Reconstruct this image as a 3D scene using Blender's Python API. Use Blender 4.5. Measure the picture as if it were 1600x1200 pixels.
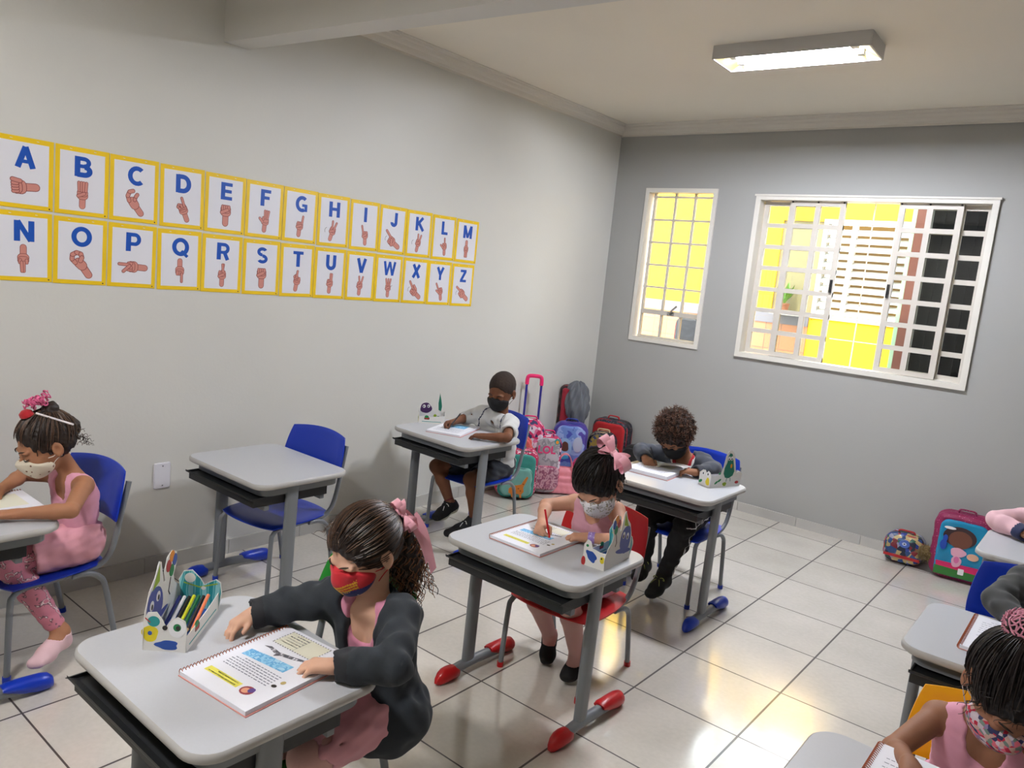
import bpy, math, random
import numpy as np
from mathutils import Vector, Matrix, Euler

for _o in list(bpy.data.objects):
    bpy.data.objects.remove(_o, do_unlink=True)
S = bpy.context.scene
COL = S.collection
PI = math.pi

# ------------------------------------------------------------------ camera
cam_data = bpy.data.cameras.new('camera')
cam_data.sensor_fit = 'HORIZONTAL'
cam_data.sensor_width = 36.0
cam_data.lens = 36.0 * 1189.91 / 1600.0
cam_data.clip_start = 0.02
cam = bpy.data.objects.new('camera', cam_data)
COL.objects.link(cam)
_yaw, _pitch, _roll = -0.674063, -0.147074, 0.098680
_f = Vector((math.sin(_yaw) * math.cos(_pitch), math.cos(_yaw) * math.cos(_pitch), math.sin(_pitch)))
_r = Vector((math.cos(_yaw), -math.sin(_yaw), 0))
_u = _r.cross(_f)
_r2 = _r * math.cos(_roll) + _u * math.sin(_roll)
_u2 = -_r * math.sin(_roll) + _u * math.cos(_roll)
cam.matrix_world = Matrix(((_r2.x, _u2.x, -_f.x, 3.33655), (_r2.y, _u2.y, -_f.y, -5.23580),
                           (_r2.z, _u2.z, -_f.z, 1.54210), (0, 0, 0, 1)))
S.camera = cam

# ------------------------------------------------------------------ world, sun, exposure
world = bpy.data.worlds.new('sky'); S.world = world
world.use_nodes = True
_nt = world.node_tree
_bg = _nt.nodes['Background']
_bg.inputs['Color'].default_value = (0.86, 0.93, 1.0, 1)
_bg.inputs['Strength'].default_value = 9.5
sun_d = bpy.data.lights.new('sun', 'SUN'); sun_d.energy = 4.5; sun_d.angle = 0.03; sun_d.color = (1.0, 0.95, 0.86)
sun = bpy.data.objects.new('sun', sun_d); COL.objects.link(sun)
sun.rotation_euler = Vector((0.12, 0.55, -0.83)).to_track_quat('-Z', 'Y').to_euler()
LAMP_POWER = 40.0
S.view_settings.view_transform = 'Standard'
S.view_settings.look = 'None'
S.view_settings.gamma = 1
S.view_settings.use_curve_mapping = False
S.view_settings.exposure = 0.36

# ------------------------------------------------------------------ materials
def srgb(r, g, b):
    f = lambda c: (c / 255 / 12.92) if c / 255 <= 0.04045 else ((c / 255 + 0.055) / 1.055) ** 2.4
    return (f(r), f(g), f(b), 1)

MATS = {}
def mat(name, rgb, rough=0.6, metal=0.0, spec=0.5, var=0.0, scale=20.0, bump=0.0, bscale=60.0, sheen=0.0, coat=0.0, sss=0.0):
    if name in MATS: return MATS[name]
    m = bpy.data.materials.new(name); m.use_nodes = True
    nt = m.node_tree; b = nt.nodes['Principled BSDF']
    c = srgb(*rgb)
    b.inputs['Base Color'].default_value = c
    b.inputs['Roughness'].default_value = rough
    b.inputs['Metallic'].default_value = metal
    b.inputs['Specular IOR Level'].default_value = spec
    if sheen: b.inputs['Sheen Weight'].default_value = sheen
    if coat: b.inputs['Coat Weight'].default_value = coat
    if sss:
        b.inputs['Subsurface Weight'].default_value = sss
        b.inputs['Subsurface Radius'].default_value = (0.01, 0.004, 0.002)
        b.inputs['Subsurface Scale'].default_value = 0.6
    tc = None
    if var or bump:
        tc = nt.nodes.new('ShaderNodeTexCoord')
    if var:
        n = nt.nodes.new('ShaderNodeTexNoise'); n.inputs['Scale'].default_value = scale; n.inputs['Detail'].default_value = 4
        nt.links.new(tc.outputs['Object'], n.inputs['Vector'])
        mx = nt.nodes.new('ShaderNodeMix'); mx.data_type = 'RGBA'
        mx.inputs[6].default_value = tuple(max(0, x * (1 - var)) for x in c[:3]) + (1,)
        mx.inputs[7].default_value = tuple(min(1, x * (1 + var)) for x in c[:3]) + (1,)
        nt.links.new(n.outputs['Fac'], mx.inputs[0]); nt.links.new(mx.outputs[2], b.inputs['Base Color'])
    if bump:
        n = nt.nodes.new('ShaderNodeTexNoise'); n.inputs['Scale'].default_value = bscale; n.inputs['Detail'].default_value = 5
        nt.links.new(tc.outputs['Object'], n.inputs['Vector'])
        bp = nt.nodes.new('ShaderNodeBump'); bp.inputs['Strength'].default_value = bump; bp.inputs['Distance'].default_value = 0.004
        nt.links.new(n.outputs['Fac'], bp.inputs['Height']); nt.links.new(bp.outputs['Normal'], b.inputs['Normal'])
    MATS[name] = m
    return m

def patch_mat(name, cols, scale=25.0, rough=0.6, feature='F1', kind='voronoi', spec=0.5):
    """printed cloth: voronoi cells or noise cut into a few flat colours"""
    if name in MATS: return MATS[name]
    m = bpy.data.materials.new(name); m.use_nodes = True
    nt = m.node_tree; b = nt.nodes['Principled BSDF']; b.inputs['Roughness'].default_value = rough
    b.inputs['Specular IOR Level'].default_value = spec
    tc = nt.nodes.new('ShaderNodeTexCoord')
    cr = nt.nodes.new('ShaderNodeValToRGB'); cr.color_ramp.interpolation = 'CONSTANT'
    if kind == 'voronoi':
        v = nt.nodes.new('ShaderNodeTexVoronoi'); v.inputs['Scale'].default_value = scale
        nt.links.new(tc.outputs['Object'], v.inputs['Vector'])
        sp = nt.nodes.new('ShaderNodeSeparateColor'); nt.links.new(v.outputs['Color'], sp.inputs['Color'])
        src = sp.outputs[0]
    elif kind == 'dots':
        v = nt.nodes.new('ShaderNodeTexVoronoi'); v.inputs['Scale'].default_value = scale
        nt.links.new(tc.outputs['Object'], v.inputs['Vector']); src = v.outputs['Distance']
    elif kind == 'wave':
        v = nt.nodes.new('ShaderNodeTexWave'); v.inputs['Scale'].default_value = scale; v.inputs['Distortion'].default_value = 3
        nt.links.new(tc.outputs['Object'], v.inputs['Vector']); src = v.outputs['Fac']
    else:
        v = nt.nodes.new('ShaderNodeTexNoise'); v.inputs['Scale'].default_value = scale; v.inputs['Detail'].default_value = 3
        nt.links.new(tc.outputs['Object'], v.inputs['Vector'])
        mr = nt.nodes.new('ShaderNodeMapRange'); mr.inputs[1].default_value = 0.3; mr.inputs[2].default_value = 0.7
        nt.links.new(v.outputs['Fac'], mr.inputs[0]); src = mr.outputs[0]
    nt.links.new(src, cr.inputs['Fac'])
    el = cr.color_ramp.elements
    n = len(cols)
    pos = [c[1] if isinstance(c[0], tuple) else None for c in cols]
    for i, c in enumerate(cols):
        p = pos[i] if pos[i] is not None else i / n
        rgb = c[0] if pos[i] is not None else c
        e = el[i] if i < 2 else el.new(p)
        e.position = p; e.color = srgb(*rgb)
    nt.links.new(cr.outputs['Color'], b.inputs['Base Color'])
    MATS[name] = m
    return m

def emis(name, rgb, strength):
    m = bpy.data.materials.new(name); m.use_nodes = True
    nt = m.node_tree; nt.nodes.clear()
    o = nt.nodes.new('ShaderNodeOutputMaterial'); e = nt.nodes.new('ShaderNodeEmission')
    e.inputs['Color'].default_value = srgb(*rgb); e.inputs['Strength'].default_value = strength
    nt.links.new(e.outputs[0], o.inputs[0]); MATS[name] = m
    return m

# ------------------------------------------------------------------ mesh helpers
class MB:
    def __init__(s): s.v = []; s.f = []; s.m = []
    def add(s, vs, fs, mi=0):
        o = len(s.v); s.v += [tuple(map(float, v)) for v in vs]
        for f in fs: s.f.append(tuple(o + i for i in f)); s.m.append(mi)
        return s
    def box(s, c, d, mi=0, R=None):
        vs = []
        for z in (-.5, .5):
            for y in (-.5, .5):
                for x in (-.5, .5):
                    p = Vector((x * d[0], y * d[1], z * d[2]))
                    if R is not None: p = R @ p
                    vs.append((p[0] + c[0], p[1] + c[1], p[2] + c[2]))
        return s.add(vs, [(0, 2, 3, 1), (4, 5, 7, 6), (0, 1, 5, 4), (2, 6, 7, 3), (0, 4, 6, 2), (1, 3, 7, 5)], mi)
    def loft(s, rings, mi=0, cap=True, closed=False):
        n = len(rings[0]); vs = [p for r in rings for p in r]; fs = []
        m = len(rings)
        for i in range(m if closed else m - 1):
            a = i * n; b = ((i + 1) % m) * n
            for j in range(n):
                k = (j + 1) % n
                fs.append((a + j, a + k, b + k, b + j))
        if cap and not closed:
            fs.append(tuple(reversed(range(n)))); fs.append(tuple(range((m - 1) * n, m * n)))
        return s.add(vs, fs, mi)
    def tube(s, path, r, n=8, mi=0, sx=1.0, sy=1.0, up=None, closed=False):
        P = [Vector(p) for p in path]; m = len(P)
        rr = r if isinstance(r, (list, tuple)) else [r] * m
        rings = []; prev = None
        for i in range(m):
            if closed: t = P[(i + 1) % m] - P[i - 1]
            else: t = P[min(i + 1, m - 1)] - P[max(i - 1, 0)]
            if t.length < 1e-9: t = Vector((0, 0, 1))
            t.normalize()
            if prev is None:
                ref = Vector(up) if up is not None else (Vector((0, 0, 1)) if abs(t.z) < .9 else Vector((1, 0, 0)))
                a = ref - t * ref.dot(t); a.normalize()
            else:
                a = prev - t * prev.dot(t)
                if a.length < 1e-6: a = Vector((1, 0, 0)).cross(t)
                a.normalize()
            prev = a; b = t.cross(a)
            rings.append([tuple(P[i] + (a * math.cos(q) * sx + b * math.sin(q) * sy) * rr[i])
                          for q in (2 * PI * k / n for k in range(n))])
        return s.loft(rings, mi, cap=True, closed=closed)
    def prism(s, poly, z0, z1, mi=0, T=None):
        n = len(poly); vs = [(x, y, z0) for x, y in poly] + [(x, y, z1) for x, y in poly]
        if T is not None: vs = [tuple(T @ Vector(v)) for v in vs]
        fs = [tuple(reversed(range(n))), tuple(range(n, 2 * n))] + [(i, (i + 1) % n, n + (i + 1) % n, n + i) for i in range(n)]
        return s.add(vs, fs, mi)

def rrect(w, h, r, n=6, cx=0, cy=0):
    out = []
    for sx, sy, a0 in ((1, 1, 0), (-1, 1, 90), (-1, -1, 180), (1, -1, 270)):
        for i in range(n + 1):
            a = math.radians(a0 + 90 * i / n)
            out.append((cx + sx * (w / 2 - r) + r * math.cos(a), cy + sy * (h / 2 - r) + r * math.sin(a)))
    return out

def ellipse(cx, cy, a, b, n=24, rot=0):
    out = []
    for i in range(n):
        t = 2 * PI * i / n; x = a * math.cos(t); y = b * math.sin(t)
        out.append((cx + x * math.cos(rot) - y * math.sin(rot), cy + x * math.sin(rot) + y * math.cos(rot)))
    return out

def smooth_path(pts, n=6):
    P = [Vector(p) for p in pts]; out = []
    for i in range(len(P) - 1):
        p0 = P[max(i - 1, 0)]; p1 = P[i]; p2 = P[i + 1]; p3 = P[min(i + 2, len(P) - 1)]
        for k in range(n):
            t = k / n
            out.append(0.5 * ((2 * p1) + (-p0 + p2) * t + (2 * p0 - 5 * p1 + 4 * p2 - p3) * t * t + (-p0 + 3 * p1 - 3 * p2 + p3) * t ** 3))
    out.append(P[-1]); return [tuple(p) for p in out]

def obj(name, mb, mats, parent=None, smooth=None, loc=None, rot=None):
    me = bpy.data.meshes.new(name)
    me.from_pydata(mb.v, [], mb.f)
    if not isinstance(mats, (list, tuple)): mats = [mats]
    for m in mats: me.materials.append(m)
    if len(mats) > 1: me.polygons.foreach_set('material_index', mb.m)
    me.update()
    if smooth:
        me.polygons.foreach_set('use_smooth', [True] * len(me.polygons))
        me.set_sharp_from_angle(angle=math.radians(smooth))
    o = bpy.data.objects.new(name, me); COL.objects.link(o)
    if parent is not None: o.parent = parent
    if loc is not None: o.location = loc
    if rot is not None: o.rotation_euler = rot
    return o

def tag(o, label=None, cat=None, group=None, kind=None):
    if label: o['label'] = label
    if cat: o['category'] = cat
    if group: o['group'] = group
    if kind: o['kind'] = kind
    return o

def struct(name, mb, mats, parent=None, smooth=None, label=None):
    o = obj(name, mb, mats, parent, smooth)
    if parent is None:
        o['kind'] = 'structure'
        if label: o['label'] = label
    return o

def thing(name, label, cat, loc=(0, 0, 0), rz=0.0, group=None, rot=None):
    o = bpy.data.objects.new(name, None); COL.objects.link(o)
    o.location = loc; o.rotation_euler = rot if rot else (0, 0, rz)
    o.empty_display_size = 0.05
    return tag(o, label, cat, group)

def dup(root, label, loc=None, rz=None):
    def cp(o, par):
        c = o.copy(); COL.objects.link(c)
        if par is not None: c.parent = par
        for ch in list(o.children): cp(ch, c)
        return c
    r = cp(root, None)
    r['label'] = label
    if loc is not None: r.location = loc
    if rz is not None: r.rotation_euler = (0, 0, rz)
    return r

# ------------------------------------------------------------------ implicit surfaces (organic shapes)
def smin(a, b, k):
    if k <= 0: return np.minimum(a, b)
    h = np.clip(.5 + .5 * (b - a) / k, 0, 1)
    return b * (1 - h) + a * h - k * h * (1 - h)

class Nd:
    def __init__(s, fn, c=None, r=None): s.fn = fn; s.c = c; s.r = r
    def ev(s, P, bc, br): return s.fn(P, bc, br)
    def far(s, bc, br, k):
        return s.c is not None and np.linalg.norm(bc - s.c) - s.r > br * 1.6 + .05 + k

def V(*a): return np.array(a, float)

def cap(a, b, ra, rb=None):
    a = np.array(a, float); b = np.array(b, float); rb = ra if rb is None else rb
    ba = b - a; L = max(ba @ ba, 1e-12)
    def f(P, bc, br):
        pa = P - a; h = np.clip(pa @ ba / L, 0, 1)
        return np.sqrt(((pa - h[:, None] * ba) ** 2).sum(1)) - (ra + (rb - ra) * h)
    return Nd(f, (a + b) / 2, math.sqrt(L) / 2 + max(ra, rb))

def ell(c, r, R=None):
    c = np.array(c, float); r = np.array(r, float) * np.ones(3)
    def f(P, bc, br):
        q = P - c
        if R is not None: q = q @ R
        k0 = np.sqrt(((q / r) ** 2).sum(1)); k1 = np.sqrt(((q / (r * r)) ** 2).sum(1)) + 1e-9
        return k0 * (k0 - 1) / k1
    return Nd(f, c, r.max())

def xbox(c, R, h, rc, re):
    """slab: rounded outline in local x,z, thickness in local y"""
    c = np.array(c, float)
    def f(P, bc, br):
        q = P - c
        if R is not None: q = q @ R
        dx = np.abs(q[:, 0]) - (h[0] - rc); dz = np.abs(q[:, 2]) - (h[2] - rc)
        d2 = np.minimum(np.maximum(dx, dz), 0) + np.hypot(np.maximum(dx, 0), np.maximum(dz, 0)) - rc + re
        dy = np.abs(q[:, 1]) - h[1] + re
        return np.minimum(np.maximum(d2, dy), 0) + np.hypot(np.maximum(d2, 0), np.maximum(dy, 0)) - re
    return Nd(f, c, float(np.linalg.norm(h)))

def plane(n, c):
    """solid side is where n.P < c"""
    n = np.array(n, float); n = n / np.linalg.norm(n)
    return Nd(lambda P, bc, br: P @ n - c)

def halfspace(n, pt):
    n = np.array(n, float); n = n / np.linalg.norm(n)
    return plane(n, float(n @ np.array(pt, float)))

def U(items, k=0.0):
    its = [(i if isinstance(i, tuple) else (i, k)) for i in items]
    def f(P, bc, br):
        d = None
        for nd, kk in its:
            if nd.far(bc, br, kk): continue
            e = nd.ev(P, bc, br)
            d = e if d is None else smin(d, e, kk)
        return np.full(len(P), br * 1.6 + .05) if d is None else d
    cs = [i[0] for i in its]
    if all(n.c is not None for n in cs):
        c = np.mean([n.c for n in cs], 0); r = max(np.linalg.norm(n.c - c) + n.r for n in cs)
        return Nd(f, c, r + .01)
    return Nd(f)

def Sub(a, b, k=0.0):
    def f(P, bc, br):
        d = a.ev(P, bc, br)
        if b.far(bc, br, k): return d
        return -smin(-d, b.ev(P, bc, br), k)
    return Nd(f, a.c, a.r)

def Int(a, b, k=0.0):
    def f(P, bc, br): return -smin(-a.ev(P, bc, br), -b.ev(P, bc, br), k)
    return Nd(f, a.c, a.r)

def Off(a, d):
    return Nd(lambda P, bc, br: a.ev(P, bc, br) - d, a.c, None if a.r is None else a.r + d)

def Fold(a, amp, wl=0.05, seed=0, zs=1.0):
    rng = np.random.RandomState(seed)
    ks = rng.normal(size=(7, 3)); ks /= np.linalg.norm(ks, axis=1)[:, None]; ks[:, 2] *= zs
    ks *= (2 * PI / wl) * rng.uniform(.5, 1.4, (7, 1)); ph = rng.uniform(0, 6.28, 7)
    def f(P, bc, br):
        s = np.zeros(len(P))
        for k, p in zip(ks, ph): s += np.sin(P @ k + p + 1.3 * np.sin(P[:, 2] * 31 + p))
        return a.ev(P, bc, br) + amp * s / 2.6
    return Nd(f, a.c, None if a.r is None else a.r + amp * 2)

def sdf_mesh(node, lo, hi, h, B=12):
    lo = np.array(lo, float); hi = np.array(hi, float)
    nb = np.maximum(1, np.ceil((hi - lo) / (h * B)).astype(int))
    n = nb * B + 1
    vol = np.ones(n, np.float32)
    g = np.arange(B + 1)
    G = np.stack(np.meshgrid(g, g, g, indexing='ij'), -1).reshape(-1, 3) * h
    br = B * h * .866
    for i in range(nb[0]):
        for j in range(nb[1]):
            for k in range(nb[2]):
                o = lo + np.array([i, j, k]) * B * h; c = o + B * h / 2
                d = float(node.ev(c[None], c, br)[0])
                sl = (slice(i * B, i * B + B + 1), slice(j * B, j * B + B + 1), slice(k * B, k * B + B + 1))
                if abs(d) > br * 1.45 + .004:
                    if d < 0: vol[sl] = -1
                    continue
                vol[sl] = node.ev(G + o, c, br).reshape(B + 1, B + 1, B + 1)
    ins = vol < 0
    s = np.zeros(np.array(vol.shape) - 1, np.uint8)
    for a in (0, 1):
        for b in (0, 1):
            for c in (0, 1):
                s += ins[a:a + s.shape[0], b:b + s.shape[1], c:c + s.shape[2]]
    act = (s > 0) & (s < 8)
    idx = np.argwhere(act)
    if len(idx) == 0: return np.zeros((0, 3)), np.zeros((0, 4), int)
    cor = [(a, b, c) for a in (0, 1) for b in (0, 1) for c in (0, 1)]
    cv = np.stack([vol[idx[:, 0] + a, idx[:, 1] + b, idx[:, 2] + c] for a, b, c in cor], 1)
    acc = np.zeros((len(idx), 3)); cnt = np.zeros(len(idx))
    for p in range(8):
        for q in range(p + 1, 8):
            if sum(abs(cor[p][t] - cor[q][t]) for t in range(3)) != 1: continue
            x = (cv[:, p] < 0) != (cv[:, q] < 0)
            t = np.where(x, cv[:, p] / (cv[:, p] - cv[:, q] + 1e-12), 0)
            pt = np.array(cor[p])[None] + t[:, None] * (np.array(cor[q]) - np.array(cor[p]))[None]
            acc += pt * x[:, None]; cnt += x
    verts = lo + (idx + acc / cnt[:, None]) * h
    vid = np.full(s.shape, -1, np.int32); vid[act] = np.arange(len(idx))
    faces = []
    for ax in range(3):
        u, w = (ax + 1) % 3, (ax + 2) % 3
        a = [slice(None)] * 3; b = [slice(None)] * 3
        a[ax] = slice(0, -1); b[ax] = slice(1, None)
        A = ins[tuple(a)]; Bm = ins[tuple(b)]
        e = np.argwhere(A != Bm)
        e = e[(e[:, u] > 0) & (e[:, w] > 0) & (e[:, u] < ins.shape[u] - 1) & (e[:, w] < ins.shape[w] - 1)]
        if len(e) == 0: continue
        def cell(du, dw):
            t = e.copy(); t[:, u] -= du; t[:, w] -= dw
            return vid[t[:, 0], t[:, 1], t[:, 2]]
        q = np.stack([cell(1, 1), cell(0, 1), cell(0, 0), cell(1, 0)], 1)
        fl = ~A[e[:, 0], e[:, 1], e[:, 2]]
        q[fl] = q[fl][:, ::-1]
        faces.append(q[(q >= 0).all(1)])
    return verts, np.concatenate(faces)

def organic(name, node, lo, hi, h, mats, parent=None, origin=(0, 0, 0), region=None, loc=None):
    vs, fs = sdf_mesh(node, lo, hi, h)
    me = bpy.data.meshes.new(name)
    o3 = np.array(origin, float)
    me.vertices.add(len(vs)); me.vertices.foreach_set('co', (vs - o3).astype(np.float32).ravel())
    me.loops.add(len(fs) * 4); me.loops.foreach_set('vertex_index', fs.astype(np.int32).ravel())
    me.polygons.add(len(fs)); me.polygons.foreach_set('loop_start', np.arange(0, len(fs) * 4, 4, dtype=np.int32))
    me.polygons.foreach_set('loop_total', np.full(len(fs), 4, np.int32))
    if not isinstance(mats, (list, tuple)): mats = [mats]
    for m in mats: me.materials.append(m)
    if region is not None:
        c = vs[fs].mean(1)
        me.polygons.foreach_set('material_index', np.asarray(region(c), np.int32))
    me.polygons.foreach_set('use_smooth', np.ones(len(fs), bool))
    me.update(); me.validate()
    o = bpy.data.objects.new(name, me); COL.objects.link(o)
    if parent is not None: o.parent = parent
    if loc is not None: o.location = loc
    elif parent is None: o.location = origin
    return o
# ------------------------------------------------------------------ room shell
TILE, TX0, TY0 = 0.421, 2.076, 0.192
H_CEIL = 2.73
def wall_paint(name, rgb):
    m = bpy.data.materials.new(name); m.use_nodes = True
    nt = m.node_tree; b = nt.nodes['Principled BSDF']; b.inputs['Roughness'].default_value = 0.62
    b.inputs['Specular IOR Level'].default_value = 0.35
    tc = nt.nodes.new('ShaderNodeTexCoord')
    n1 = nt.nodes.new('ShaderNodeTexNoise'); n1.inputs['Scale'].default_value = 1.7; n1.inputs['Detail'].default_value = 6
    n2 = nt.nodes.new('ShaderNodeTexNoise'); n2.inputs['Scale'].default_value = 70; n2.inputs['Detail'].default_value = 4
    for n in (n1, n2): nt.links.new(tc.outputs['Object'], n.inputs['Vector'])
    mx = nt.nodes.new('ShaderNodeMix'); mx.data_type = 'RGBA'; c = srgb(*rgb)
    mx.inputs[6].default_value = tuple(x * .955 for x in c[:3]) + (1,); mx.inputs[7].default_value = tuple(min(1, x * 1.03) for x in c[:3]) + (1,)
    nt.links.new(n1.outputs['Fac'], mx.inputs[0]); nt.links.new(mx.outputs[2], b.inputs['Base Color'])
    bp = nt.nodes.new('ShaderNodeBump'); bp.inputs['Strength'].default_value = .22; bp.inputs['Distance'].default_value = .002
    nt.links.new(n2.outputs['Fac'], bp.inputs['Height']); nt.links.new(bp.outputs['Normal'], b.inputs['Normal'])
    return m
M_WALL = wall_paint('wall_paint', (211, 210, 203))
M_CEIL = wall_paint('ceiling_paint', (230, 223, 208))

def floor_mat():
    m = bpy.data.materials.new('floor_tiles'); m.use_nodes = True
    nt = m.node_tree; L = nt.links; b = nt.nodes['Principled BSDF']
    g = nt.nodes.new('ShaderNodeNewGeometry'); sp = nt.nodes.new('ShaderNodeSeparateXYZ'); L.new(g.outputs['Position'], sp.inputs[0])
    def math_(op, a, bb=None, **k):
        n = nt.nodes.new('ShaderNodeMath'); n.operation = op
        for i, v in enumerate((a, bb)):
            if v is None: continue
            if isinstance(v, (int, float)): n.inputs[i].default_value = v
            else: L.new(v, n.inputs[i])
        return n.outputs[0]
    def line(co, off, w):
        t = math_('DIVIDE', math_('SUBTRACT', co, off), TILE)
        fr = math_('FRACT', math_('ADD', t, 200.5))
        return math_('LESS_THAN', math_('ABSOLUTE', math_('SUBTRACT', fr, 0.5)), w / TILE / 2), math_('FLOOR', math_('ADD', t, 200.0))
    lx, ix = line(sp.outputs[0], TX0, .0078)
    ly, iy = line(sp.outputs[1], -TY0, .0062)
    gr = math_('MAXIMUM', lx, ly)
    wn = nt.nodes.new('ShaderNodeTexWhiteNoise'); wn.noise_dimensions = '2D'
    cb = nt.nodes.new('ShaderNodeCombineXYZ'); L.new(ix, cb.inputs[0]); L.new(iy, cb.inputs[1]); L.new(cb.outputs[0], wn.inputs['Vector'])
    n1 = nt.nodes.new('ShaderNodeTexNoise'); n1.inputs['Scale'].default_value = 3.2; n1.inputs['Detail'].default_value = 8
    n2 = nt.nodes.new('ShaderNodeTexNoise'); n2.inputs['Scale'].default_value = 55; n2.inputs['Detail'].default_value = 5
    for n in (n1, n2): L.new(g.outputs['Position'], n.inputs['Vector'])
    f = math_('ADD', math_('MULTIPLY', n1.outputs['Fac'], .55), math_('ADD', math_('MULTIPLY', n2.outputs['Fac'], .3), math_('MULTIPLY', wn.outputs['Value'], .15)))
    cr = nt.nodes.new('ShaderNodeValToRGB'); L.new(f, cr.inputs['Fac'])
    cr.color_ramp.elements[0].position = .3; cr.color_ramp.elements[0].color = srgb(200, 194, 182)
    cr.color_ramp.elements[1].position = .72; cr.color_ramp.elements[1].color = srgb(224, 217, 206)
    mx = nt.nodes.new('ShaderNodeMix'); mx.data_type = 'RGBA'; L.new(gr, mx.inputs[0]); L.new(cr.outputs[0], mx.inputs[6])
    mx.inputs[7].default_value = srgb(58, 48, 42)
    L.new(mx.outputs[2], b.inputs['Base Color'])
    ro = math_('ADD', math_('MULTIPLY', n1.outputs['Fac'], .16), math_('ADD', .07, math_('MULTIPLY', gr, .5)))
    L.new(ro, b.inputs['Roughness'])
    b.inputs['Specular IOR Level'].default_value = 1.0
    b.inputs['Coat Weight'].default_value = .8; b.inputs['Coat Roughness'].default_value = .12; b.inputs['Coat IOR'].default_value = 1.6
    bp = nt.nodes.new('ShaderNodeBump'); bp.inputs['Strength'].default_value = .5; bp.inputs['Distance'].default_value = .002
    L.new(math_('SUBTRACT', math_('MULTIPLY', n1.outputs['Fac'], .35), gr), bp.inputs['Height']); L.new(bp.outputs['Normal'], b.inputs['Normal'])
    return m

XR, YF = 4.35, -6.4      # right and front limits of the room
struct('floor', MB().box((XR / 2, YF / 2, -.05), (XR + .3, -YF + .3, .1)), floor_mat())
struct('ceiling', MB().box((XR / 2, YF / 2, H_CEIL + .08), (XR + .3, -YF + .3, .16)), M_CEIL)
struct('wall_left', MB().box((-.075, YF / 2, H_CEIL / 2), (.15, -YF + .3, H_CEIL)), M_WALL)
M_UNSEEN = wall_paint('unseen_wall_darkened', (146, 144, 138))  # walls out of view, colour darkened to cut bounced fill light
struct('wall_right', MB().box((XR + .075, YF / 2, H_CEIL / 2), (.15, -YF + .3, H_CEIL)), M_UNSEEN)
struct('wall_front', MB().box((XR / 2, YF - .075, H_CEIL / 2), (XR, .15, H_CEIL)), M_UNSEEN)
SW = (.30, .85, 1.12, 2.245)      # small window opening x0 x1 z0 z1
BW = (1.185, 2.592, 1.12, 2.205)  # wide window opening
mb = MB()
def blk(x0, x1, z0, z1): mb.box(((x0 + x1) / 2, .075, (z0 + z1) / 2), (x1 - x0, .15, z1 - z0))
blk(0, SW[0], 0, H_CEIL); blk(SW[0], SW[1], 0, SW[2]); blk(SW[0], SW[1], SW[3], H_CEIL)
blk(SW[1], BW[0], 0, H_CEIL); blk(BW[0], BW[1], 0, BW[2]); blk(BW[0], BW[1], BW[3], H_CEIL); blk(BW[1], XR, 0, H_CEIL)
struct('wall_back', mb, wall_paint('wall_paint_shaded', (166, 166, 162)))  # same paint as the left wall, its weaker lighting put into the colour

# dropped beam under the ceiling
mb = MB()
a0, a1 = (-.0, -3.345), (XR, -3.02)
b0, b1 = (-.0, -3.225), (XR, -2.90)
zb = 2.42
vs = [(a0[0], a0[1], zb), (a1[0], a1[1], zb), (b1[0], b1[1], zb), (b0[0], b0[1], zb)]
vs += [(x, y, H_CEIL) for x, y, z in vs]
mb.add(vs, [(0, 3, 2, 1), (4, 5, 6, 7), (0, 1, 5, 4), (1, 2, 6, 5), (2, 3, 7, 6), (3, 0, 4, 7)])
struct('trim_1', mb, wall_paint('beam_paint', (208, 206, 200)), label='painted concrete beam crossing under the ceiling')

# crown moulding
prof = [(0, 0), (0, -.075), (.012, -.082), (.014, -.070), (.030, -.060), (.040, -.044), (.052, -.036), (.060, -.022), (.074, -.018), (.078, -.008), (.086, -.004), (.086, 0)]
M_CROWN = mat('crown_paint', (208, 203, 192), rough=.6)
mb = MB(); n = len(prof)
mb.loft([[(d, y, H_CEIL + z) for d, z in prof] for y in (-3.24, -.0)])
struct('trim_2', mb, M_CROWN, label='moulded plaster cornice along the left wall')
mb = MB()
mb.loft([[(x, -d, H_CEIL + z) for d, z in prof] for x in (0, XR)])
struct('trim_3', mb, M_CROWN, label='moulded plaster cornice along the back wall')

def base_mat():
    m = mat('baseboard_tile', (186, 184, 178), rough=.35, var=.07, scale=9)
    return m
mbl = MB(); mbb = MB()
y = -TY0 - .08
ys = [0.0]
while y > YF: ys.append(y); y -= TILE
for i in range(len(ys) - 1):
    mbl.box((.006, (ys[i] + ys[i + 1]) / 2, .037), (.012, ys[i] - ys[i + 1] - .003, .074))
x = .08; xs = [0.012]
while x < XR: xs.append(x); x += TILE
for i in range(len(xs) - 1):
    mbb.box(((xs[i] + xs[i + 1]) / 2, -.006, .031), (xs[i + 1] - xs[i] - .003, .012, .062))
struct('baseboard_left', mbl, base_mat()); struct('baseboard_back', mbb, base_mat())

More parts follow.
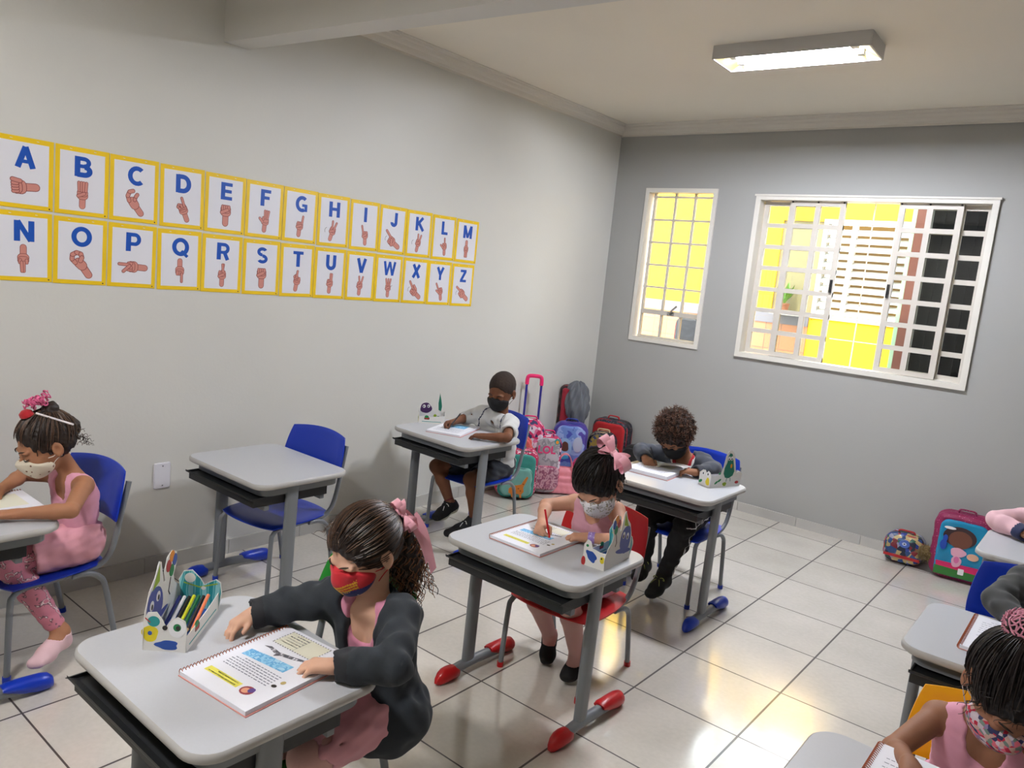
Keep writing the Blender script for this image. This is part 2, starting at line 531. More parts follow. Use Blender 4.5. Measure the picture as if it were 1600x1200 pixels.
# ------------------------------------------------------------------ windows
M_STEEL = mat('window_enamel', (205, 199, 188), rough=.35, var=.04, scale=12)
M_TRIMW = mat('window_casing', (222, 218, 208), rough=.45)
M_BLACKP = mat('black_plastic', (22, 22, 24), rough=.4)
M_CHROME = mat('bright_metal', (190, 190, 188), rough=.25, metal=1.0)
def glass_mat():
    m = bpy.data.materials.new('window_glass'); m.use_nodes = True
    nt = m.node_tree; nt.nodes.clear()
    o = nt.nodes.new('ShaderNodeOutputMaterial'); t = nt.nodes.new('ShaderNodeBsdfTransparent'); g = nt.nodes.new('ShaderNodeBsdfGlossy')
    t.inputs[0].default_value = (.93, .95, .94, 1); g.inputs['Roughness'].default_value = .02
    fr = nt.nodes.new('ShaderNodeFresnel'); fr.inputs[0].default_value = 1.45
    mx = nt.nodes.new('ShaderNodeMixShader'); nt.links.new(fr.outputs[0], mx.inputs[0]); nt.links.new(t.outputs[0], mx.inputs[1]); nt.links.new(g.outputs[0], mx.inputs[2])
    nt.links.new(mx.outputs[0], o.inputs[0]); return m
M_GLASS = glass_mat()

def bars(mb, x0, x1, z0, z1, y, xs, zs, wx, wz, dep):
    """a leaf lattice: xs and zs are centre lines, outer stiles included"""
    for x in xs: mb.box((x, y, (z0 + z1) / 2), (wx, dep, z1 - z0))
    for z in zs: mb.box(((x0 + x1) / 2, y, z), (x1 - x0, dep * .96, wz))

w1 = thing('window_1', None, None); w1['kind'] = 'structure'
x0, x1, z0, z1 = SW
def casing(x0, x1, z0, z1, a, b, y0, y1):
    R = lambda d, y: [(x0 - d, y, z0 - d), (x1 + d, y, z0 - d), (x1 + d, y, z1 + d), (x0 - d, y, z1 + d)]
    return MB().loft([R(-a, y0), R(b, y0), R(b, y1), R(-a, y1)], cap=False, closed=True)
mb = casing(x0, x1, z0, z1, .013, .019, -.012, .092)
obj('window_frame', mb, M_TRIMW, w1)
mb = MB()
bars(mb, .325, .838, z0, z1, .055, (.338, .513, .673, .832), (2.205, 2.035, 1.865, 1.695, 1.525, 1.142), .016, .016, .022)
mb.box((.585, .05, 1.335), (.50, .034, .036))
obj('window_sash', mb, M_STEEL, w1)
for za, zb_ in ((1.142, 1.33), (1.35, 2.21)):
    obj('window_pane', MB().box((.585, .062, (za + zb_) / 2), (.485, .004, zb_ - za)), M_GLASS, w1)
mb = MB(); mb.tube([(.60, .03, 1.336), (.60, .005, 1.338), (.625, -.004, 1.365), (.665, -.010, 1.40)], [.012, .009, .007, .008], 8)
mb.box((.60, .028, 1.336), (.05, .012, .026))
obj('window_latch', mb, M_CHROME, w1, 40)

w2 = thing('window_2', None, None); w2['kind'] = 'structure'
x0, x1, z0, z1 = BW
mb = casing(x0, x1, z0, z1, .012, .022, -.022, .092)
mb.box(((x0 + x1) / 2, -.02, z1 + .018), (x1 - x0 + .06, .02, .012))
obj('window_frame', mb, M_TRIMW, w2)
ZR = [1.150 + i * .1463 for i in range(8)]
def leaf(xa, xm, xb, y, st=.034):
    f = MB(); bars(f, xa, xb, 1.135, 2.195, y, (xa + st / 2, xm, xb - st / 2), ZR, st, .030, .022)
    o = obj('window_sash', f, M_STEEL, w2)
    g = MB()
    g.box(((xa + xb) / 2, y + .002, 1.66), (xb - xa - .02, .004, 1.03))
    obj('window_pane', g, M_GLASS, o)
    return o
leaf(1.203, 1.392, 1.585, .068)
leaf(2.232, 2.420, 2.588, .068)
l1 = leaf(1.398, 1.580, 1.757, .028)
l2 = leaf(2.078, 2.252, 2.432, .028)
for l, x in ((l1, 1.742), (l2, 2.092)):
    obj('window_latch', MB().box((x, .010, 1.645), (.014, .018, .085)).box((x, -.002, 1.645), (.010, .012, .03)), M_BLACKP, l)
mb = MB()
mb.tube([(1.915, .10, 1.13), (1.915, .10, 2.2)], .004, 6)
for z in (2.02, 1.74, 1.44, 1.30): mb.tube([(1.76, .10, z), (2.08, .10, z)], .003, 6)
obj('security_bars', mb, M_STEEL, w2)
mb = MB()
for x in (1.41, 1.58, 1.745, 2.09, 2.25, 2.42): mb.tube([(x, .018, 2.186), (x, .012, 2.186)], .006, 8)
obj('screw_heads', mb, M_BLACKP, w2)

# ------------------------------------------------------------------ outside, seen through the windows
M_YEL = mat('yellow_render', (240, 184, 20), rough=.8, var=.06, scale=5, bump=.3, bscale=30)
M_PEACH = None
def peach():
    m = bpy.data.materials.new('peach_wall_tiles'); m.use_nodes = True
    nt = m.node_tree; b = nt.nodes['Principled BSDF']; b.inputs['Roughness'].default_value = .5
    tc = nt.nodes.new('ShaderNodeTexCoord'); mp = nt.nodes.new('ShaderNodeMapping'); mp.inputs['Rotation'].default_value = (PI / 2, 0, 0)
    br = nt.nodes.new('ShaderNodeTexBrick'); br.offset = 0
    br.inputs['Color1'].default_value = srgb(178, 118, 78); br.inputs['Color2'].default_value = srgb(168, 108, 70); br.inputs['Mortar'].default_value = srgb(120, 80, 60)
    br.inputs['Scale'].default_value = 1; br.inputs['Mortar Size'].default_value = .004; br.inputs['Brick Width'].default_value = .15; br.inputs['Row Height'].default_value = .15
    nt.links.new(tc.outputs['Object'], mp.inputs[0]); nt.links.new(mp.outputs[0], br.inputs['Vector']); nt.links.new(br.outputs['Color'], b.inputs['Base Color'])
    return m
M_PEACH = peach()
YO = 2.0
struct('courtyard_paving', MB().box((1.5, 3.0, -.06), (9, 5.7, .1)), mat('paving', (150, 142, 130), rough=.8, var=.1))
mb = MB()
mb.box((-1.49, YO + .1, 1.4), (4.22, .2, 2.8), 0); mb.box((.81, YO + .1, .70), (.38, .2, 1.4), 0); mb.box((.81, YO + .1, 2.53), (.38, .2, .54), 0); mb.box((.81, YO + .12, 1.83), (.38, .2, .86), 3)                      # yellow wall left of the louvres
mb.box((1.55, YO + .1, 2.53), (1.1, .2, .54), 0)                     # over the louvres
mb.box((1.55, YO + .1, .70), (1.1, .2, 1.40), 0)                     # under the louvres
mb.box((3.2, YO + .1, 1.4), (2.2, .2, 2.8), 0)
mb.box((-1.3, YO - .006, .65), (4.58, .012, 1.32), 1)                # tile dado
mb.box((-1.3, YO - .012, 1.345), (4.58, .02, .10), 2)
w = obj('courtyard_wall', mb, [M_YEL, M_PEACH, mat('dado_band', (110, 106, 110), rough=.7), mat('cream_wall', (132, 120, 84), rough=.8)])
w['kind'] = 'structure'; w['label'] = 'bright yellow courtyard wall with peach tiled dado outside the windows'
t = thing('louvre_window', 'white louvred window in the yellow wall across the courtyard', 'window', (1.27, YO + .02, 1.40))
mb = MB()
M_WH = mat('white_enamel', (176, 170, 158), rough=.4)
for x in (-.25, .0, .35, .64): mb.box((x, 0, .43), (.04, .06, .86))
for z in (0, .86): mb.box((.19, 0, z), (.92, .07, .04))
obj('frame', mb, M_WH, t)
for k in range(11):
    mb = MB(); mb.box((.19, -.01, .05 + k * .072), (.84, .006, .062), 0, Matrix.Rotation(math.radians(-35), 3, 'X'))
    obj('louvre_slat', mb, mat('frosted_slat', (170, 168, 158), rough=.3), t)
# a dim room behind the louvres
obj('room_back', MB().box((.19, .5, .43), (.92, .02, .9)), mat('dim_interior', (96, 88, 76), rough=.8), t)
t = thing('metal_gate', 'dark closed metal gate standing just outside the wide window, on its right', 'gate', (2.02, 1.15, 0))
mb = MB(); mb.box((.85, 0, 1.3), (1.66, .04, 2.6))
for k in range(8): mb.box((.1 + k * .21, -.025, 1.3), (.03, .02, 2.5))
obj('panel', mb, mat('dark_gate_paint', (4, 4, 5), rough=.9, spec=.1), t)
obj('post', MB().box((-.02, 0, 1.35), (.10, .12, 2.7)), mat('rusty_brown', (96, 52, 38), rough=.6, var=.2), t)
obj('edge_strip', MB().box((-.085, -.03, 1.35), (.03, .05, 2.7)), mat('pale_green_edge', (150, 180, 150), rough=.5), t)

t = thing('potted_plant', 'small green potted plant on the sill beside the louvred window outside', 'plant', (.76, YO - .06, 1.405))
obj('pot', MB().loft([[(r * math.cos(a), r * math.sin(a), z) for a in (2 * PI * k / 16 for k in range(16))] for z, r in ((0, .035), (.07, .048), (.075, .052), (.085, .052), (.085, .044), (.075, .044))]), mat('clay_pot', (150, 90, 60), rough=.8), t, 40)
mb = MB(); _r9 = random.Random(8)
for k in range(34):
    a = _r9.uniform(0, 6.28); L = _r9.uniform(.10, .22); u = _r9.uniform(.3, 1.3)
    d = Vector((math.cos(a) * u * .6, math.sin(a) * u * .5, 1)).normalized(); sd = d.cross(Vector((0, 0, 1))).normalized() * .018; p0 = Vector((0, 0, .08))
    q = [p0 + d * L * .35, p0 + d * L * .7 + sd, p0 + d * L, p0 + d * L * .7 - sd]
    mb.tube([p0, q[0]], .0015, 4); mb.add([tuple(x) for x in q] + [tuple(x + Vector((0, 0, -.0015))) for x in q], [(0, 1, 2, 3), (7, 6, 5, 4)])
obj('leaves', mb, mat('leaf_green', (96, 140, 50), rough=.5), t)
obj('sill', MB().box((.05, .0, -.012), (.30, .14, .02)), M_WH, t)
# ------------------------------------------------------------------ ceiling lamps
def lamp(x, y, rz, label, M_TUBE):
    t = thing('ceiling_lamp', label, 'lamp', (x, y, H_CEIL), rz, 'box lamps on the ceiling')
    w, d, h = .73, .235, .065
    mb = MB()
    mb.box((0, -d / 2, -h / 2), (w, .008, h)); mb.box((0, d / 2, -h / 2), (w, .008, h))
    mb.box((-w / 2, 0, -h / 2), (.008, d, h)); mb.box((w / 2, 0, -h / 2), (.008, d, h)); mb.box((0, 0, -.004), (w, d, .008))
    obj('housing', mb, mat('lamp_enamel', (196, 194, 190), rough=.45), t)
    mb = MB()
    for s in (-1, 1):
        r0 = [(s * .362, -.112, -.012), (s * .362, .112, -.012), (s * .27, .1, -.012), (s * .27, -.1, -.012)]
        mb.loft([[(s * (.362 - d_), -.112, -.062), (s * (.362 - d_), .112, -.062), (s * (.275 - d_), .10, -.014), (s * (.275 - d_), -.10, -.014)] for d_ in (0, .002)])
    for s in (-1, 1):
        mb.add([(-.30, s * .112, -.062), (.30, s * .112, -.062), (.30, s * .03, -.014), (-.30, s * .03, -.014)], [(0, 1, 2, 3)])
    obj('reflector', mb, mat('lamp_reflector', (236, 214, 150), rough=.3, metal=.6), t)
    for yy in (-.055, .055):
        obj('tube', MB().tube([(-.265, yy, -.036), (.265, yy, -.036)], .016, 14), M_TUBE, t, 40)
        for s in (-1, 1): obj('socket', MB().box((s * .283, yy, -.034), (.032, .034, .036)), mat('socket_white', (225, 225, 220), rough=.4), t)
    return t
M_TUBE1 = emis('tube_light', (236, 240, 252), LAMP_POWER * 11)
M_TUBE2 = emis('tube_light_front', (244, 242, 244), LAMP_POWER * 9)
lamp(1.868, -1.49, .03, 'white box lamp with lit tubes on the ceiling near the back wall', M_TUBE1)
lamp(1.75, -5.35, 0, 'white box lamp with lit tubes on the ceiling before the beam', M_TUBE2)

# blank wall plate
t = thing('wall_plate', 'white blank switch plate low on the left wall', 'switch plate', (0, -3.567, .457))
obj('plate', MB().loft([[(z, x, y) for x, y in rrect(.076 - i, .120 - i, .006)] for z, i in ((0, 0), (.006, 0), (.009, .005))]), mat('plate_white', (225, 224, 230), rough=.3), t, 40)
for z in (-.046, .046): obj('screw', MB().tube([(.008, 0, z), (.0105, 0, z)], .0032, 8), M_CHROME, t)

# ------------------------------------------------------------------ school desks and chairs
M_LAM = mat('desk_laminate', (184, 186, 190), rough=.36, var=.03, scale=160)
M_EDGE = mat('desk_edge', (176, 174, 170), rough=.45)
M_GREY = mat('desk_grey_steel', (118, 122, 126), rough=.38, spec=.6)
M_TRAY = mat('desk_tray_black', (26, 28, 30), rough=.5)
PLASTIC = {'blue': mat('plastic_blue', (12, 52, 176), rough=.34), 'red': mat('plastic_red', (186, 22, 26), rough=.34),
           'green': mat('plastic_green', (22, 128, 36), rough=.34), 'yellow': mat('plastic_yellow', (236, 168, 8), rough=.34)}

def desk(x, y, h, rz, color, label):
    t = thing('school_desk', label, 'desk', (x, y, 0), rz, 'school desks')
    W, D = .60, .469
    def ring(w, d, r, z, cy=0): return [(px, py + cy, z) for px, py in rrect(w, d, r, 8)]
    mb = MB()
    mb.loft([ring(W - .016, D - .016, .060, h - .024), ring(W - .002, D - .002, .066, h - .019), ring(W, D, .066, h - .011), ring(W - .003, D - .003, .065, h - .004), ring(W - .012, D - .012, .061, h)], 1, cap=False)
    mb.add(ring(W - .012, D - .012, .061, h), [tuple(range(36))], 0)
    mb.add(ring(W - .016, D - .016, .060, h - .024), [tuple(reversed(range(36)))], 1)
    obj('tabletop', mb, [M_LAM, M_EDGE], t, 50)
    # steel rim under the top
    mb = MB(); out = ring(W - .06, D - .075, .05, 0); inn = ring(W - .09, D - .105, .04, 0)
    rings = [[(a, b, z) for a, b, _ in q] for q, z in ((out, h - .058), (out, h - .024), (inn, h - .024), (inn, h - .058))]
    mb.loft(rings, 0, cap=False, closed=True)
    obj('under_frame', mb, M_GREY, t, 40)
    # book tray
    mb = MB()
    z = h - .100
    mb.box((0, -.045, z), (.50, .36, .004)); mb.box((0, .135, z + .022), (.50, .004, .044))
    mb.loft([[(sx * w_, y_, z_) for sx, z_ in ((-1, zz), (1, zz), (1, zz - .006), (-1, zz - .006))] for y_, zz, w_ in ((-.245, h - .058, .258), (-.243, h - .062, .258), (-.16, z + .003, .25))])
    mb.loft([[(sx * .254, -.230, z_) for sx in (-1, 1)] + [(sx * .25, -.160, z_) for sx in (1, -1)] for z_ in (h - .070, z)])
    for s in (-1, 1):
        P4 = [(-.250, h - .062), (.135, h - .062), (.135, z), (-.16, z)]
        mb.loft([[(s * x_, y_, z_) for y_, z_ in P4] for x_ in (.252, .256)])
    obj('book_tray', mb, M_TRAY, t)
    obj('cross_rail', MB().box((0, -.165, h - .112), (.505, .022, .020)), M_GREY, t)
    obj('cross_rail', MB().box((0, .115, h - .112), (.50, .02, .016)), M_GREY, t)
    for s in (-1, 1):
        lx = s * .264
        rings = []
        for zz, yy in ((.035, -.062), (h * .5, -.058), (h - .03, -.052)):
            rings.append([(lx + .0150 * math.cos(a) * (1.25 if abs(math.cos(a)) < .8 else 1), yy + .030 * math.sin(a), zz) for a in (2 * PI * k / 16 for k in range(16))])
        lg = obj('leg', MB().loft(rings), M_GREY, t, 60)
        # foot bar, arched
        pts = [(lx, -.19, .026), (lx, -.12, .034), (lx, -.04, .038), (lx, .06, .034), (lx, .17, .026)]
        ft = obj('foot', MB().tube(smooth_path(pts, 4), .023, 12, 0, sx=.85, sy=.85, up=(0, 0, 1)), M_GREY, lg, 60)
        # moulded caps
        mb = MB(); rings = []
        for yy, w, hh in ((-.222, .006, .012), (-.216, .016, .028), (-.200, .024, .046), (-.180, .028, .056), (-.155, .029, .058), (-.128, .027, .054), (-.124, .020, .040)):
            rings.append([(lx + w * math.cos(a), yy - .012 * (math.sin(a) > .5), max(0.001, hh * .5 + hh * .5 * math.sin(a))) for a in (2 * PI * k / 14 for k in range(14))])
        obj('foot_cap', mb.loft(rings), PLASTIC[color], ft, 60)
        mb = MB(); rings = []
        for yy, w, z0_, z1_ in ((.060, .024, .040, .058), (.075, .027, .030, .064), (.12, .028, .012, .066), (.17, .028, .001, .064), (.196, .026, .001, .058), (.210, .018, .004, .044), (.214, .006, .012, .03)):
            rings.append([(lx + w * math.cos(a), yy, (z0_ + z1_) / 2 + (z1_ - z0_) / 2 * math.sin(a)) for a in (2 * PI * k / 14 for k in range(14))])
        obj('foot_cap', mb.loft(rings), PLASTIC[color], ft, 60)
    return t

def plate(fn, th, n=14, blend=.45):
    """closed curved sheet; fn(u,v)->point, u,v in -1..1; th is a thickness vector function"""
    mb = MB(); top = []; bot = []
    for i in range(n + 1):
        for j in range(n + 1):
            a = -1 + 2 * i / n; b = -1 + 2 * j / n
            u = a * math.sqrt(1 - b * b / 2) * blend * 1.0 + a * (1 - blend); v = b * math.sqrt(1 - a * a / 2) * blend + b * (1 - blend)
            top.append(Vector(fn(u, v)))
    m = n + 1
    nor = []
    for i in range(m):
        for j in range(m):
            du = top[min(i + 1, n) * m + j] - top[max(i - 1, 0) * m + j]; dv = top[i * m + min(j + 1, n)] - top[i * m + max(j - 1, 0)]
            nn = du.cross(dv); nn.normalize(); nor.append(nn)
    edge = lambda i, j: 0.35 if (i in (0, n) or j in (0, n)) else 1.0
    vt = [top[k] + nor[k] * th / 2 * edge(k // m, k % m) for k in range(m * m)]
    vb = [top[k] - nor[k] * th / 2 * edge(k // m, k % m) for k in range(m * m)]
    f = []
    N = m * m
    for i in range(n):
        for j in range(n):
            q = (i * m + j, (i + 1) * m + j, (i + 1) * m + j + 1, i * m + j + 1)
            f.append(q); f.append(tuple(N + k for k in reversed(q)))
    per = [i * m for i in range(n)] + [n * m + j for j in range(n)] + [i * m + n for i in range(n, 0, -1)] + [j for j in range(n, 0, -1)]
    for a, b in zip(per, per[1:] + per[:1]): f.append((a, N + a, N + b, b))
    return mb.add(vt + vb, f)

def chair(x, y, rz, color, label, s=1.0):
    """front (-y) faces the desk"""
    t = thing('school_chair', label, 'chair', (x, y, 0), rz, 'school chairs')
    P = PLASTIC[color]; SZ = .345 * s
    mb_s = plate(lambda u, v: (.195 * u * (1 - .05 * v), -.005 + .185 * v, SZ - .006 - .012 * (1 - u * u) * (1 - v * v) - .030 * max(0, -v - .6) ** 1.3 / .4 ** .3 + .02 * max(0, v - .7)), .014, 18, .42)
    obj('seat', mb_s, P, t, 60)
    BT = .70 * s + (.0)
    def back(u, v):
        z = BT - .100 + .094 * v + (.012 * (1 - u * u) if v > 0 else 0) * v
        yy = .232 + .040 * v * .6 - .035 * u * u
        return (.195 * u * (1 - .06 * v), yy, z)
    bp = obj('backrest', plate(back, .016, 18, .16), P, t, 60)
    r = .0105
    fx = .180
    for sx in (-1, 1):
        pts = [(sx * fx, -.190, .012), (sx * (fx - .004), -.178, SZ - .075), (sx * (fx - .008), -.166, SZ - .036), (sx * (fx - .012), -.135, SZ - .020), (sx * (fx - .012), -.09, SZ - .018)]
        lg = obj('leg', MB().tube(smooth_path(pts, 5), r, 10), M_GREY, t, 60)
        obj('foot_cap', MB().tube([(sx * fx, -.190, 0), (sx * fx, -.190, .020)], .0135, 10), P, lg, 40)
        pts = [(sx * (fx - .012), -.10, SZ - .018), (sx * (fx - .012), .09, SZ - .018), (sx * (fx - .010), .150, SZ + .000), (sx * (fx - .006), .185, SZ + .06), (sx * (fx - .004), .222, BT - .12), (sx * (fx - .006), .240, BT - .05)]
        obj('back_post', MB().tube(smooth_path(pts, 6), r, 10), M_GREY, t, 60)
        pts = [(sx * (fx - .004), .03, SZ - .024), (sx * (fx + .004), .085, SZ - .026), (sx * (fx + .006), .125, SZ - .050), (sx * (fx + .004), .150, SZ - .10), (sx * fx, .195, .012)]
        lg = obj('leg', MB().tube(smooth_path(pts, 5), r, 10), M_GREY, t, 60)
        obj('foot_cap', MB().tube([(sx * fx, .197, 0), (sx * fx, .194, .020)], .0135, 10), P, lg, 40)
    mb = MB().tube([(-fx + .01, -.10, SZ - .022), (fx - .01, -.10, SZ - .022)], .008, 8).tube([(-fx + .01, .09, SZ - .022), (fx - .01, .09, SZ - .022)], .008, 8)
    obj('seat_frame', mb, M_GREY, t, 40)
    return t

DK = {}
DK['A'] = desk(.450, -4.49, .580, 0, 'blue', 'grey-topped desk with blue feet at the left edge, girl in pink at it')
DK['B'] = desk(.445, -3.307, .588, .006, 'blue', 'empty grey-topped desk with blue feet by the left wall')
DK['C'] = desk(.518, -2.154, .622, -.034, 'blue', 'grey-topped desk of the boy in the white shirt, farthest one along the left wall')
DK['D'] = desk(1.832, -3.067, .578, -.007, 'red', 'grey-topped desk with red feet in the middle of the room')
DK['E'] = desk(1.728, -1.906, .622, -.003, 'blue', 'grey-topped desk of the curly-haired child near the back wall')
DK['F'] = desk(1.840, -4.320, .585, 0, 'green', 'grey-topped desk in the foreground with pencil box and open workbook')
DK['G'] = desk(3.262, -2.66, .600, 0, 'blue', 'grey-topped desk on the right, behind the girl with the crocheted bun cover')
DK['H'] = desk(3.232, -3.735, .600, 0, 'yellow', 'grey-topped desk at the bottom right corner, girl in pink leaning over it')
DK['I'] = desk(3.280, -1.470, .610, 0, 'blue', 'grey-topped desk at the right edge near the pink and blue backpack')

chair(.385, -4.215, .15, 'blue', 'blue plastic chair under the girl at the left edge', .96)
chair(.415, -3.22, .10, 'blue', 'empty blue plastic chair pushed in at the unoccupied desk')
chair(.485, -1.925, 0, 'blue', 'blue plastic chair under the boy in the white shirt')
chair(1.800, -2.80, .05, 'red', 'red plastic chair under the girl with black ballet shoes', .90)
chair(1.700, -1.69, 0, 'blue', 'blue plastic chair under the curly-haired child')
chair(1.842, -4.118, 0, 'green', 'green plastic chair under the girl in the dark jacket')
chair(3.235, -2.345, 0, 'blue', 'blue plastic chair at the right desk, its back beside the child in dark grey')
chair(3.240, -3.235, 0, 'yellow', 'yellow plastic chair in the bottom right corner', .82)
chair(3.290, -1.13, 0, 'blue', 'blue plastic chair cut off at the right edge near the back wall')
# ------------------------------------------------------------------ joints of the seated children (metres)
JOINTS = {
 'A': dict(C=(0.450, -4.210, 0.782), N=(0.450, -4.115, 0.645), SL=(0.545, -4.121, 0.638), SR=(0.345, -4.140, 0.632), EL=(0.720, -4.230, 0.615), WL=(0.642, -4.359, 0.606), ER=(0.255, -4.215, 0.622), WR=(0.375, -4.330, 0.610), H=(0.430, -4.110, 0.405), KL=(0.500, -4.344, 0.382), AL=(0.585, -4.206, 0.125), TL=(0.690, -4.330, 0.080), KR=(0.340, -4.385, 0.370), AR=(0.340, -4.480, 0.100), TR=(0.340, -4.600, 0.030)),
 'C': dict(C=(0.600, -1.898, 0.856), N=(0.600, -1.870, 0.701), SL=(0.700, -1.915, 0.688), SR=(0.490, -1.920, 0.704), EL=(0.835, -2.100, 0.654), WL=(0.735, -2.175, 0.648), ER=(0.425, -1.990, 0.672), WR=(0.445, -2.110, 0.662), H=(0.560, -1.830, 0.410), KL=(0.600, -2.092, 0.360), AL=(0.600, -2.035, 0.115), TL=(0.535, -2.190, 0.035), KR=(0.345, -2.110, 0.378), AR=(0.455, -2.090, 0.180), TR=(0.440, -2.190, 0.100)),
 'D': dict(C=(1.902, -2.865, 0.797), N=(1.850, -2.775, 0.672), SL=(1.930, -2.765, 0.680), SR=(1.740, -2.765, 0.660), EL=(2.045, -2.870, 0.615), WL=(1.920, -2.930, 0.605), ER=(1.676, -2.870, 0.650), WR=(1.742, -2.980, 0.618), H=(1.830, -2.735, 0.385), KL=(1.887, -2.970, 0.375), AL=(1.883, -2.850, 0.095), TL=(1.889, -2.925, 0.022), KR=(1.710, -2.970, 0.360), AR=(1.712, -2.795, 0.095), TR=(1.765, -2.875, 0.022)),
 'E': dict(C=(1.635, -1.745, 0.802), N=(1.660, -1.655, 0.680), SL=(1.752, -1.640, 0.672), SR=(1.520, -1.640, 0.665), EL=(1.835, -1.680, 0.662), WL=(1.790, -1.790, 0.652), ER=(1.445, -1.735, 0.680), WR=(1.520, -1.815, 0.662), H=(1.710, -1.610, 0.410), KL=(1.815, -1.880, 0.410), AL=(1.725, -1.850, 0.120), TL=(1.722, -1.975, 0.035), KR=(1.600, -1.880, 0.410), AR=(1.615, -1.870, 0.145), TR=(1.640, -1.975, 0.095)),
 'F': dict(C=(1.950, -4.020, 0.822), N=(1.972, -3.995, 0.690), SL=(2.065, -3.990, 0.672), SR=(1.870, -4.030, 0.672), EL=(2.165, -4.100, 0.632), WL=(2.064, -4.182, 0.615), ER=(1.785, -4.110, 0.640), WR=(1.742, -4.190, 0.625), H=(1.975, -3.960, 0.400), KL=(2.030, -4.215, 0.385), AL=(2.030, -4.180, 0.090), TL=(2.030, -4.290, 0.025), KR=(1.910, -4.215, 0.385), AR=(1.900, -4.180, 0.090), TR=(1.890, -4.290, 0.025)),
 'H': dict(C=(3.262, -3.370, 0.775), N=(3.225, -3.245, 0.640), SL=(3.315, -3.230, 0.625), SR=(3.130, -3.240, 0.600), EL=(3.400, -3.420, 0.635), WL=(3.300, -3.560, 0.625), ER=(3.075, -3.400, 0.560), WR=(3.130, -3.560, 0.628), H=(3.215, -3.170, 0.370), KL=(3.280, -3.420, 0.360), AL=(3.280, -3.360, 0.090), TL=(3.280, -3.470, 0.025), KR=(3.140, -3.420, 0.360), AR=(3.140, -3.360, 0.090), TR=(3.140, -3.470, 0.025)),
 'G': dict(C=(3.330, -2.270, 0.860), N=(3.295, -2.220, 0.715), SL=(3.390, -2.220, 0.690), SR=(3.195, -2.220, 0.690), EL=(3.460, -2.360, 0.645), WL=(3.380, -2.500, 0.632), ER=(3.137, -2.380, 0.648), WR=(3.215, -2.480, 0.632), H=(3.260, -2.240, 0.410), KL=(3.330, -2.490, 0.400), AL=(3.330, -2.420, 0.090), TL=(3.330, -2.540, 0.025), KR=(3.190, -2.490, 0.400), AR=(3.190, -2.420, 0.090), TR=(3.190, -2.540, 0.025)),
 'I': dict(C=(3.380, -1.080, 0.860), N=(3.340, -1.020, 0.720), SL=(3.430, -1.040, 0.695), SR=(3.200, -1.080, 0.705), EL=(3.500, -1.190, 0.660), WL=(3.420, -1.330, 0.645), ER=(3.000, -1.270, 0.655), WR=(3.125, -1.365, 0.645), H=(3.310, -1.030, 0.410), KL=(3.370, -1.280, 0.400), AL=(3.370, -1.220, 0.090), TL=(3.370, -1.330, 0.025), KR=(3.240, -1.280, 0.400), AR=(3.240, -1.220, 0.090), TR=(3.240, -1.330, 0.025)),
}
# ------------------------------------------------------------------ children
def nrm(v): v = np.array(v, float); return v / (np.linalg.norm(v) + 1e-12)
def head_rot(yaw, pitch, roll):
    R = Matrix.Rotation(math.radians(yaw), 3, 'Z') @ Matrix.Rotation(math.radians(pitch), 3, 'X') @ Matrix.Rotation(math.radians(roll), 3, 'Y')
    return np.array(R)

